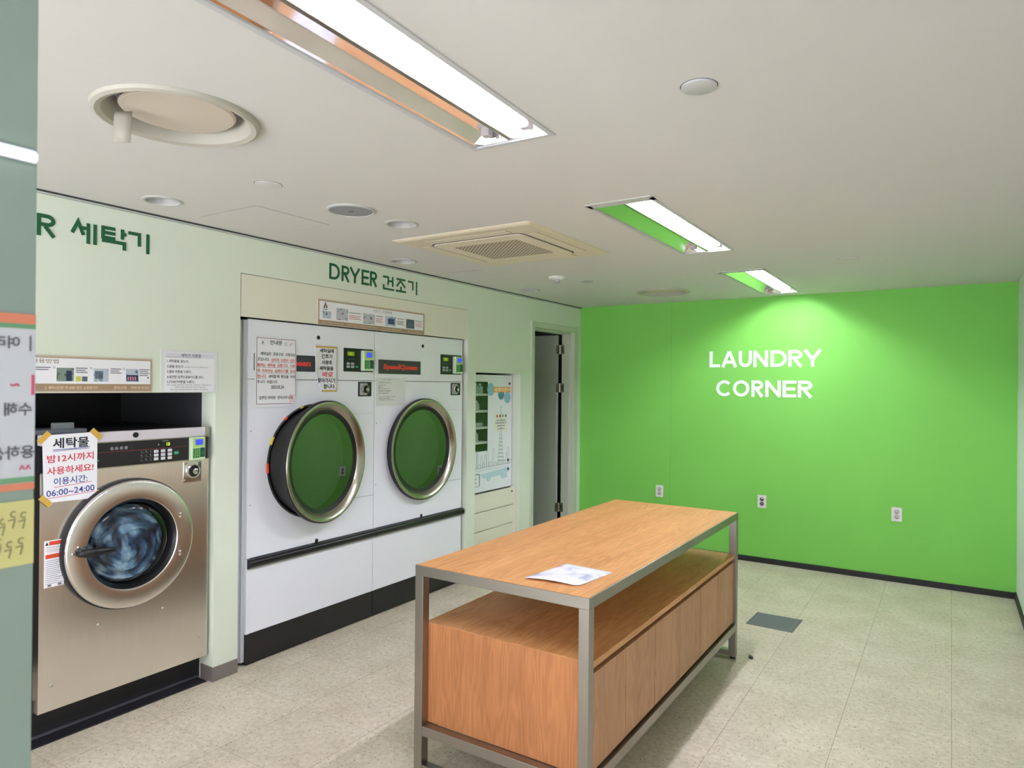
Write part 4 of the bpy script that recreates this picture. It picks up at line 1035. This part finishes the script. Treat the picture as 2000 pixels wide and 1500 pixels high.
for u0, u1 in ((3.080, 3.185), (3.322, 3.385), (3.524, 3.600), (3.716, 3.795)):
    b.fbox(FB, u0, u1, 2.008, 2.012, 0.0048, 0.0051, INKG)
    for i in range(3): b.fbox(FB, u0, u1 - 0.012 * (i % 2), 1.990 - i * 0.010, 1.9945 - i * 0.010, 0.0048, 0.0051, PINK if u0 != 3.524 else INKG)
for s_, u, wd in (('1. 세탁실 이용시간  06:00~24:00', 2.845, 0.19), ('2. 건조기 이용 후 먼지망을 청소하여 주십시오', 3.06, 0.28), ('3. 카드는 충전 후 사용하여 주십시오', 3.37, 0.20), ('문의사항   지하1층 안내소', 3.64, 0.155)):
    b.text(FB, s_, u, 1.926, pm('cream_ink', (232, 214, 190), 0.6), h=0.012, wd=wd, wo=0.0052)
tag(b.build('instruction_board'), 'long white and tan illustrated instruction board above the dryers', 'instruction board')
# long instruction board above the washer
FB = FL(XW)
b = MB()
u0, u1 = 0.82, 1.812
b.fbox(FB, u0, u1, 1.508, 1.669, 0.0, 0.004, BRNP); b.fbox(FB, u0 + 0.004, u1 - 0.002, 1.514, 1.664, 0.004, 0.0044, BRN); b.fbox(FB, u0 + 0.013, u1 - 0.008, 1.548, 1.657, 0.0044, 0.0048, PAPER)
b.fbox(FB, u0 + 0.006, u1 - 0.006, 1.518, 1.545, 0.0044, 0.0049, pm('tan_band', (164, 140, 114)))
b.text(FB, '세탁기  사용방법', 1.205, 1.634, pm('tan_ink', (132, 104, 74)), h=0.019, wd=0.20, wo=0.0051, weight=0.0)
for a0, a1, v0, v1, mt in ((1.398, 1.466, 1.558, 1.616, PH3), (1.474, 1.496, 1.558, 1.580, pm('yellow_print', (206, 206, 90), 0.6)), (1.500, 1.522, 1.558, 1.580, PH4), (1.548, 1.612, 1.558, 1.616, PH2), (1.690, 1.748, 1.558, 1.618, PH2)): b.fbox(FB, a0, a1, v0, v1, 0.0048, 0.0052, mt)
b.fbox(FB, 1.436, 1.458, 1.560, 1.604, 0.0052, 0.0054, pm('navy_print', (36, 48, 84), 0.5)); b.fbox(FB, 1.553, 1.588, 1.570, 1.605, 0.0052, 0.0054, PH4); b.fbox(FB, 1.692, 1.746, 1.562, 1.590, 0.0052, 0.0054, pm('navy_print', (36, 48, 84)))
for i in range(4): b.fbox(FB, 1.697 + i * 0.011, 1.703 + i * 0.011, 1.566, 1.582, 0.0054, 0.0056, PINK)
for a0, a1, n_ in ((1.318, 1.375, 2), (1.474, 1.522, 3), (1.620, 1.668, 3), (1.752, 1.800, 4)):
    for i in range(n_): b.fbox(FB, a0, a1 - 0.008 * (i % 2), 1.614 - i * 0.009, 1.618 - i * 0.009, 0.0048, 0.0051, INKG)
for a in (1.388, 1.538, 1.681): b.lathe(FB, a, 1.617, [(0.005, 0.005), (0.0035, 0.005)], INKG, 14)
b.lathe(FB, 1.793, 1.578, [(0.004, 0.0048), (0, 0.0058)], INK, 10)
for s_, a, wd in (('2. 세탁시간은 약 30분 정도 소요됩니다', 1.352, 0.215), ('문의사항', 1.636, 0.058), ('지하1층 안내소', 1.712, 0.088)): b.text(FB, s_, a, 1.524, pm('cream_ink', (232, 214, 190)), h=0.013, wd=wd, wo=0.0052, weight=0.01)
tag(b.build('instruction_board'), 'long white and tan illustrated instruction board above the washer', 'instruction board')
b = MB()
b.fbox(FB, 1.857, 2.159, 1.509, 1.719, 0.0, 0.0015, PAPERO); b.fbox(FB, 1.876, 2.142, 1.512, 1.706, 0.0015, 0.0018, PAPER)
b.fbox(FB, 1.880, 2.140, 1.682, 1.703, 0.0018, 0.0020, pm('lavender_band', (222, 222, 232), 0.7))
b.text(FB, '세탁기 사용법', 2.012, 1.685, INK, h=0.016, wd=0.105, wo=0.0023, al='C', weight=0.012); b.fbox(FB, 1.882, 2.066, 1.681, 1.6825, 0.002, 0.0023, INKG)
for s_, v, wd in (('1.세탁물을 넣는다.', 1.655, 0.112), ('2.문을 닫는다', 1.629, 0.084), ('3.필요 버튼을 누른다.', 1.603, 0.128), ('4.충전한 입주민공용카드를 댄다.', 1.577, 0.195), ('5.START버튼을 누른다.', 1.553, 0.145)): b.text(FB, s_, 1.888, v, INK, h=0.0145, wd=wd, wo=0.0021, weight=0.016)
b.text(FB, '(세탁물이 문에 끼지 않도록 주의)', 1.978, 1.630, INKG, h=0.008, wd=0.13, wo=0.0021)
for i, (a, wd) in enumerate(((1.886, 0.24), (1.928, 0.165), (1.906, 0.20))): b.text(FB, '세탁 시간은 세탁물의 양에 따라 조절하여 사용하십시오' if i != 1 else '세탁이 끝나면 바로 찾아가십시오', a, 1.541 - i * 0.0115, INKG, h=0.0075, wd=wd, wo=0.0021)
tag(b.build('instruction_sheet'), 'white laminated instruction sheet with five numbered lines above the washer', 'instruction sheet')

# ------------------------------------------------------------------ detergent vending machine in its niche
VX = -3.312; FV = FL(VX)
t_ = thing('vending_machine', 'white detergent vending machine with a city sketch, recessed beside the dryers', 'vending machine', (-3.6, 4.82, 0.655))
vy0, vy1, vz0, vz1 = 4.490, 5.139, 0.660, 1.622
b = MB()
for (x0, x1, y0, y1, z0, z1) in ((-3.75, VX, vy0, vy0 + 0.02, vz0, vz1), (-3.75, VX, vy1 - 0.02, vy1, vz0, vz1), (-3.75, VX, vy0 + 0.02, vy1 - 0.02, vz0, vz0 + 0.02), (-3.75, VX + 0.004, vy0, vy1, vz1, vz1 + 0.022), (-3.77, -3.75, vy0, vy1, vz0, vz1)): b.box(x0, x1, y0, y1, z0, z1, ENAMEL, 0.002)
b.build('cabinet', t_)
wy0, wy1, wz0, wz1 = 4.580, 4.762, 1.000, 1.585
b = MB(); sheet_holes(b, FV, rect(vy0, vy1, vz0, vz1), [rrect(wy0, wy1, wz0, wz1, 0.012, 4)], 0.003, ENAMEL)
SKY = pm('watercolour_blue', (140, 190, 214), 0.6); SKY2 = pm('watercolour_pale', (190, 220, 230), 0.6); TEAL2 = pm('watercolour_teal', (84, 138, 158), 0.6); SK = pm('sketch_grey', (150, 164, 172), 0.7)
W0, W1 = 0.0032, 0.0036
b.lathe(FV, 4.805, 1.520, [(0.055, 0.0034), (0, 0.0034)], SKY, 24); b.lathe(FV, 4.965, 1.480, [(0.050, 0.0034), (0, 0.0034)], TEAL2, 24); b.lathe(FV, 5.065, 1.450, [(0.052, 0.0034), (0, 0.0034)], SKY, 24)
b.fbox(FV, 4.842, 5.118, 1.494, 1.542, W1, 0.0042, pm('orange_sign', (232, 164, 84), 0.6), 0.0)
b.text(FV, '세제자판기', 4.98, 1.500, pm('pale_sign', (250, 236, 200), 0.6), h=0.036, wd=0.26, wo=0.0046, al='C', weight=0.03)
for i, c in enumerate(((210, 96, 70), (190, 66, 60), (150, 160, 90), (70, 120, 150))): b.lathe(FV, 4.905 + i * 0.045, 1.288, [(0.013, 0.0036), (0, 0.0036)], pm('dot_%d' % i, c, 0.6), 14)
b.fbox(FV, 4.86, 5.08, 1.150, 1.315, 0.003, 0.0033, pm('pale_note', (238, 240, 232), 0.6))
for s_, v, wd in (('세제  섬유유연제', 1.244, 0.14), ('이용방법 안내입니다', 1.222, 0.18), ('버튼을 누르세요', 1.196, 0.12), ('감사합니다', 1.170, 0.11)): b.text(FV, s_, 4.965, v, INK, h=0.014, wd=wd, wo=0.0038, al='C', weight=0.02)
# skyline sketch
def ln(p, t=0.003): b.ribbon(FV, p, t, W0, W1, SK)
ln([(4.965, 1.150), (4.965, 1.38)], 0.005)
for k in range(7):
    v = 0.90 + k * 0.032; h_ = 0.042 - k * 0.004
    ln([(4.965 - h_, v), (4.965 + h_, v)], 0.006); ln([(4.965 - h_, v), (4.965 - h_ + 0.004, v + 0.032)], 0.004); ln([(4.965 + h_, v), (4.965 + h_ - 0.004, v + 0.032)], 0.004)
    ln([(4.965 - h_, v), (4.965 + h_ - 0.004, v + 0.032)], 0.0025)
ln([(4.945, 1.12), (4.965, 1.15), (4.985, 1.12)], 0.004)
sky_x = 4.52; random.seed(3)
prev = (sky_x, 0.86)
while sky_x < 5.12:
    h_ = random.choice((0.02, 0.03, 0.05, 0.08, 0.12)); wv = random.uniform(0.016, 0.036)
    if abs(sky_x - 4.965) < 0.06: h_ = 0.02
    ln([(sky_x, 0.86), (sky_x, 0.86 + h_), (sky_x + wv * 0.5, 0.87 + h_ * 1.2), (sky_x + wv, 0.86 + h_), (sky_x + wv, 0.86)], 0.003); sky_x += wv + 0.004
ln([(4.52, 0.858), (5.12, 0.866)], 0.004); ln([(4.60, 0.838), (5.08, 0.846)], 0.002)
b.prism(FV, [(4.66, 0.805), (5.10, 0.835), (5.11, 0.795), (5.02, 0.785), (4.90, 0.770), (4.70, 0.772)], 0.003, 0.0033, SKY2); b.prism(FV, [(4.95, 0.780), (5.06, 0.785), (5.08, 0.745), (4.99, 0.738)], 0.003, 0.0033, SKY2); b.prism(FV, [(4.74, 0.775), (4.82, 0.772), (4.80, 0.735), (4.76, 0.742)], 0.003, 0.0033, SKY2)
b.prism(FV, rrect(4.50, 4.655, 0.708, 0.815, 0.015, 4), 0.003, 0.0035, pm('badge_blue', (112, 132, 150), 0.6)); b.prism(FV, rrect(4.50, 4.642, 0.712, 0.808, 0.012, 4), 0.0035, 0.0039, PAPER)
b.text(FV, '세제', 4.585, 0.766, INKG, h=0.018, wo=0.0042, al='C', weight=0.02); b.text(FV, '1,000', 4.585, 0.735, INK, h=0.014, wo=0.0042, al='C', weight=0.02)
b.text(FV, '이용 안내', 5.02, 0.893, INKG, h=0.012, wo=0.0038, al='C')
fd = b.build('front_door', t_, recalc=False)
for (u, v) in ((5.098, 1.572), (5.085, 0.893), (5.085, 0.815)):
    b = MB(); b.lathe(FV, u, v, [(0.012, 0.003), (0.011, 0.007), (0, 0.007)], SLATE, 16); b.build('door_lock', fd, smooth=True)
b = MB(); b.fbox(FV, wy0, wy1, wz0, wz1, -0.002, 0.002, GLASSW); b.build('window_pane', fd)
b = MB(); b.box(-3.60, -3.585, wy0 - 0.05, wy1 + 0.05, wz0 - 0.02, wz1 + 0.02, pm('dark_green_back', (50, 62, 56), 0.7)); b.box(-3.585, VX - 0.004, wy1 + 0.03, wy1 + 0.05, wz0 - 0.02, wz1 + 0.02, pm('dark_green_back', (50, 62, 56))); b.box(-3.585, VX - 0.004, wy0 - 0.05, wy0 - 0.03, wz0 - 0.02, wz1 + 0.02, pm('dark_green_back', (50, 62, 56)))
b.build('inner_lining', t_)
SH = (1.485, 1.345, 1.205, 1.080)
for z in SH: b = MB(); b.box(-3.57, VX - 0.012, wy0 - 0.02, wy1 + 0.02, z - 0.02, z, WHITEP, 0.003); b.build('shelf', t_)
def bottle(x, y, z, h, r, label, mat):
    t2 = thing('detergent_bottle', label, 'bottle', (x, y, z), 'detergent packs inside the vending machine')
    FZ = lambda u, v, w_: Vector((u, v, w_))
    b = MB(); b.lathe(FZ, x, y, [(0, z + 0.0005), (r, z + 0.0005), (r, z + h * 0.62), (r * 0.6, z + h * 0.8), (r * 0.35, z + h * 0.84)], mat, 20); b.build('body', t2, smooth=True)
    b = MB(); b.lathe(FZ, x, y, [(r * 0.42, z + h * 0.83), (r * 0.42, z + h), (0, z + h)], WHITEP, 16); b.build('cap', t2, smooth=True)
BT = pm('pale_blue_bottle', (176, 192, 200), 0.4); BT2 = pm('grey_white_bottle', (196, 200, 200), 0.4)
bottle(-3.36, 4.655, SH[0], 0.085, 0.026, 'left pale bottle on the top shelf of the vending machine', BT)
bottle(-3.36, 4.715, SH[0], 0.085, 0.026, 'right pale bottle on the top shelf of the vending machine', BT)
bottle(-3.36, 4.662, SH[1], 0.080, 0.028, 'grey white bottle on the second shelf of the vending machine', BT2)
bottle(-3.36, 4.645, SH[3], 0.095, 0.030, 'grey white bottle on the lowest shelf of the vending machine', BT2)
for k in range(4):
    b = MB(); b.box(-3.38, -3.345, 4.630 + k * 0.030, 4.652 + k * 0.030, SH[2] + 0.0005, SH[2] + 0.032, BT2, 0.003)
    tag(b.build('soap_packet'), 'small pale packet in the row on the third shelf of the vending machine', 'packet', 'packets on the third vending shelf')
# cream drawer base under it
t_ = thing('base_cabinet', 'cream slatted base cabinet under the detergent vending machine', 'cabinet', (-3.5, 4.82, 0))
b = MB(); b.box(-3.75, -3.285, 4.470, 5.110, 0.0, 0.640, CREAM); b.build('body', t_)
for z0, z1 in ((0.505, 0.652), (0.345, 0.497), (0.185, 0.337), (0.025, 0.177)):
    b = MB(); b.box(-3.287, -3.270, 4.468, 5.112, z0, z1, CREAM, 0.003); p_ = b.build('board', t_)
    if z1 > 0.6: b = MB(); b.lathe(FL(-3.270), 5.090, 0.620, [(0.008, 0.0), (0.007, 0.006), (0, 0.007)], SLATE, 14); b.build('knob', p_, smooth=True)
b = MB(); b.box(-3.30, -3.262, 5.112, 5.143, 0.0, 0.655, CREAM, 0.002); b.build('side_post', t_)

# ------------------------------------------------------------------ laundry table
tx0, tx1, ty0, ty1, tz = -1.800, -1.028, 2.093, 4.022, 0.836
q = 0.040
t_ = thing('laundry_table', 'large oak topped table with a steel frame and six doors below', 'table', ((tx0 + tx1) / 2, (ty0 + ty1) / 2, 0))
for (x, y) in ((tx0, ty0), (tx1 - q, ty0), (tx0, ty1 - q), (tx1 - q, ty1 - q)):
    b = MB(); b.box(x, x + q, y, y + q, 0.012, tz - q, STEELF, 0.0015)
    lg = b.build('leg', t_)
    b = MB(); b.cyl((x + q / 2, y + q / 2, 0.0), (x + q / 2, y + q / 2, 0.013), 0.016, BLACK, 14); b.build('foot_pad', lg, smooth=True)
b = MB()
b.box(tx0, tx1, ty0, ty0 + q, tz - q, tz, STEELFX, 0.0015); b.box(tx0, tx1, ty1 - q, ty1, tz - q, tz, STEELFX, 0.0015)
b.box(tx0, tx0 + q, ty0 + q, ty1 - q, tz - q, tz, STEELFY, 0.0015); b.box(tx1 - q, tx1, ty0 + q, ty1 - q, tz - q, tz, STEELFY, 0.0015)
b.build('top_frame', t_)
b = MB(); b.box(tx0 + 0.005, tx1 - 0.005, ty0 + 0.005, ty1 - 0.005, tz - 0.018, tz + 0.0012, WTOP, 0.0005); b.build('tabletop', t_)
b = MB()
lz0, lz1 = 0.162, 0.202
b.box(tx0 + q, tx1 - q, ty0, ty0 + q, lz0, lz1, STEELFX, 0.0015); b.box(tx0 + q, tx1 - q, ty1 - q, ty1, lz0, lz1, STEELFX, 0.0015)
b.box(tx0, tx0 + q, ty0 + q, ty1 - q, lz0, lz1, STEELFY, 0.0015); b.box(tx1 - q, tx1, ty0 + q, ty1 - q, lz0, lz1, STEELFY, 0.0015)
b.build('lower_frame', t_)
for y in (ty0, ty1 - q): b = MB(); b.box(tx0 + q, tx1 - q, y + 0.002, y + q - 0.002, 0.014, 0.046, STEELFX, 0.0015); b.build('foot_rail', t_)
cx0, cx1, cy0, cy1 = tx0 + 0.022, tx1 - 0.012, ty0 + q - 0.002, ty1 - q + 0.002
b = MB()
b.box(cx0, cx1 - 0.022, cy0, cy1, lz1 + 0.002, 0.602, WUP, 0.001)
b.build('cabinet_body', t_)
b = MB(); b.box(cx0 + 0.001, cx1 + 0.004, cy0 + 0.0008, cy1 - 0.0008, 0.579, 0.6026, WTOP, 0.0005); b.build('shelf_board', t_)
b = MB(); b.box(cx1 - 0.023, cx1 - 0.0215, cy0 + 0.01, cy1 - 0.01, 0.206, 0.578, pm('painted_gap_shade', (60, 38, 26), 0.7)); b.build('gap_shade', t_)  # dark sheet that paints the shade in the seams around the doors
nd = 6; dy = (cy1 - cy0 - 0.004) / nd
for k in range(nd):
    b = MB(); b.box(cx1 - 0.020, cx1 - 0.001, cy0 + 0.002 + k * dy + 0.002, cy0 + 0.002 + (k + 1) * dy - 0.002, lz1 + 0.012, 0.556, WDOOR, 0.001)
    b.build('door', t_)
# flyer on the table
def flyer_mat():
    mt, nt, N, L, bs = nodes('watercolour_flyer')
    tc = N('ShaderNodeTexCoord'); n = N('ShaderNodeTexNoise', Scale=9.0, Detail=3.0, Distortion=0.6); L(tc.outputs['Object'], n.inputs['Vector'])
    n2 = N('ShaderNodeTexNoise', Scale=7.0, Detail=2.0); mp = N('ShaderNodeMapping'); mp.inputs['Location'].default_value = (3.1, 1.7, 0); L(tc.outputs['Object'], mp.inputs['Vector']); L(mp.outputs['Vector'], n2.inputs['Vector'])
    r = ramp(N, [(0.30, (150, 156, 200)), (0.43, (228, 230, 246)), (0.52, (248, 248, 253))]); L(n.outputs['Fac'], r.inputs['Fac'])
    r2 = ramp(N, [(0.60, (0, 0, 0, 1)), (0.70, (1, 1, 1, 1))]); L(n2.outputs['Fac'], r2.inputs['Fac'])
    mx = N('ShaderNodeMix', data_type='RGBA'); mx.inputs['B'].default_value = lin((226, 178, 202)); L(r2.outputs['Color'], mx.inputs['Factor']); L(r.outputs['Color'], mx.inputs['A']); L(mx.outputs['Result'], bs.inputs['Base Color'])
    bs.inputs['Roughness'].default_value = 0.35
    return mt
FM = flyer_mat(); b = MB()
c4 = [Vector((-1.331, 2.166, 0)), Vector((-1.121, 2.190, 0)), Vector((-1.097, 2.436, 0)), Vector((-1.309, 2.452, 0))]
NU = 12; g = []
for j in range(NU + 1):
    row = []
    for i in range(NU + 1):
        s_, r_ = i / NU, j / NU
        p = (c4[0] * (1 - s_) + c4[1] * s_) * (1 - r_) + (c4[3] * (1 - s_) + c4[2] * s_) * r_
        if i == NU and j == 0: p += Vector((-0.008, 0.008, 0))
        lift = 0.010 * (1 - r_) ** 2 * math.sin(PI * min(1, 0.18 + s_ * 0.72)) + 0.0006
        row.append(b.bm.verts.new((p.x, p.y, tz + 0.0016 + lift)))
    g.append(row)
for j in range(NU):
    for i in range(NU): b.face([g[j][i], g[j][i + 1], g[j + 1][i + 1], g[j + 1][i]], FM, True)
o = b.build('flyer', origin=(-1.2, 2.3, tz)); md = o.modifiers.new('thickness', 'SOLIDIFY'); md.thickness = 0.001; md.offset = -1
tag(o, 'white flyer with pale blue and pink print lying on the oak table', 'flyer')

# ------------------------------------------------------------------ floor items
b = MB()
pl = [(-1.128, 4.628), (-0.838, 4.622), (-0.826, 4.905), (-1.118, 4.900)]
FF = lambda u, v, w_: Vector((u, v, w_))
b.prism(FF, pl, 0.0003, 0.004, pm('grey_floor_plate', (98, 98, 108), 0.5, noise=0.06, nscale=30))
b.ribbon(FF, [(-1.10, 4.64), (-0.86, 4.636), (-0.848, 4.89), (-1.095, 4.885)], 0.003, 0.004, 0.0045, pm('plate_edge', (134, 134, 142), 0.5), closed=True)
tag(b.build('floor_plate'), 'square dark grey plate set on the tiled floor behind the table', 'plate')
b = MB()
b.prism(FF, [(-0.975, 4.065), (-0.968, 4.045), (-0.950, 4.035), (-0.944, 4.048), (-0.955, 4.070), (-0.968, 4.078)], 0.0005, 0.010, pm('black_scrap', (30, 34, 28), 0.6))
tag(b.build('lint_scrap'), 'tiny black scrap on the floor beside the far table leg', 'scrap')

# ------------------------------------------------------------------ glass partition at the left edge of the view
PX = -0.80; FPn = FL(PX)
t_ = thing('glass_partition', 'cloudy pale green glass panel at the left edge of the view', 'glass panel', (PX, -0.2, 0))
gm = pm('cloudy_green_glass', (144, 158, 150), 0.14, ior=1.5, noise=0.10, nscale=5)
b = MB(); b.box(PX - 0.010, PX, -0.75, 0.3275, 0.02, 2.30, gm, 0.001); b.build('pane', t_)
b = MB(); b.box(PX - 0.018, PX + 0.008, -0.76, 0.3275, 0.0, 0.03, SATIN, 0.002); b.build('floor_channel', t_)
b = MB()
F = FPn
u1 = 0.3272
b.fbox(F, u1 - 0.26, u1, 1.448, 1.628, 0.0003, 0.001, pm('shaded_paper', (206, 204, 214), 0.6))
GRB = pm('poster_green', (112, 158, 120), 0.6); ORB = pm('poster_orange', (222, 132, 106), 0.6)
b.fbox(F, u1 - 0.26, u1, 1.613, 1.618, 0.001, 0.0014, GRB); b.fbox(F, u1 - 0.26, u1, 1.618, 1.628, 0.001, 0.0015, ORB)
b.fbox(F, u1 - 0.26, u1, 1.4555, 1.461, 0.001, 0.0014, GRB); b.fbox(F, u1 - 0.26, u1, 1.448, 1.455, 0.001, 0.0015, ORB)
FM_ = lambda u, v, w_: F(2 * u1 - u, v, w_)           # print seen from behind, so its writing runs backwards
SI = pm('soft_ink', (96, 92, 104), 0.7)
def mtxt(s_, u, v, h, mt, wt=0.02): b.text(FM_, s_, u1 + (u1 - u), v, mt, h=h, wo=0.0016, weight=wt)
mtxt('여러', 0.3128, 1.592, 0.013, SI); b.fbox(F, 0.3215, 0.3230, 1.590, 1.606, 0.001, 0.0016, SI)
mtxt('~', 0.3128, 1.5535, 0.0035, pm('soft_red', (206, 84, 120), 0.7), 0.03); b.fbox(F, 0.3235, 0.3262, 1.545, 1.566, 0.001, 0.0016, pm('soft_red', (206, 84, 120)))
mtxt('수해', 0.3242, 1.524, 0.0135, SI); mtxt('용하신', 0.3266, 1.480, 0.0135, SI); mtxt('^^', 0.3240, 1.4685, 0.005, pm('soft_red', (206, 84, 120)))
tag(b.build('poster', t_.parent), 'white poster with orange and green stripes and reversed writing on the glass', 'poster')
b = MB()
b.fbox(F, u1 - 0.20, u1, 1.371, 1.437, 0.0003, 0.001, pm('yellow_note_paper', (214, 202, 138), 0.7))
def mrib(pts): b.ribbon(F, pts, 0.0013, 0.001, 0.0014, pm('pencil_grey', (142, 134, 100), 0.7))
random.seed(11)
for (u, v) in ((0.318, 1.422), (0.309, 1.424), (0.300, 1.418), (0.316, 1.396), (0.306, 1.394), (0.297, 1.398)):
    mrib(arc(u, v, 0.0028, 0.0028, random.uniform(0, 90), 300, 10)); mrib([(u - 0.005, v - 0.006), (u + 0.001, v - 0.005), (u - 0.001, v - 0.014)])
tag(b.build('handwritten_note'), 'yellow handwritten note under the poster on the green glass', 'note')
t_ = thing('reflection_strip', 'thin white glowing bar standing in for a light reflection on the green glass', 'light', (PX + 0.002, 0.0, 1.79))  # glowing bar added in place of a tube's reflection in the glass
b = MB(); b.box(PX + 0.0005, PX + 0.003, -0.60, 0.3255, 1.784, 1.797, ENAMEL2); b.build('bar_backing', t_)
b = MB(); b.box(PX + 0.003, PX + 0.0065, -0.60, 0.3250, 1.787, 1.793, STRIP); b.build('reflection_bar', t_)
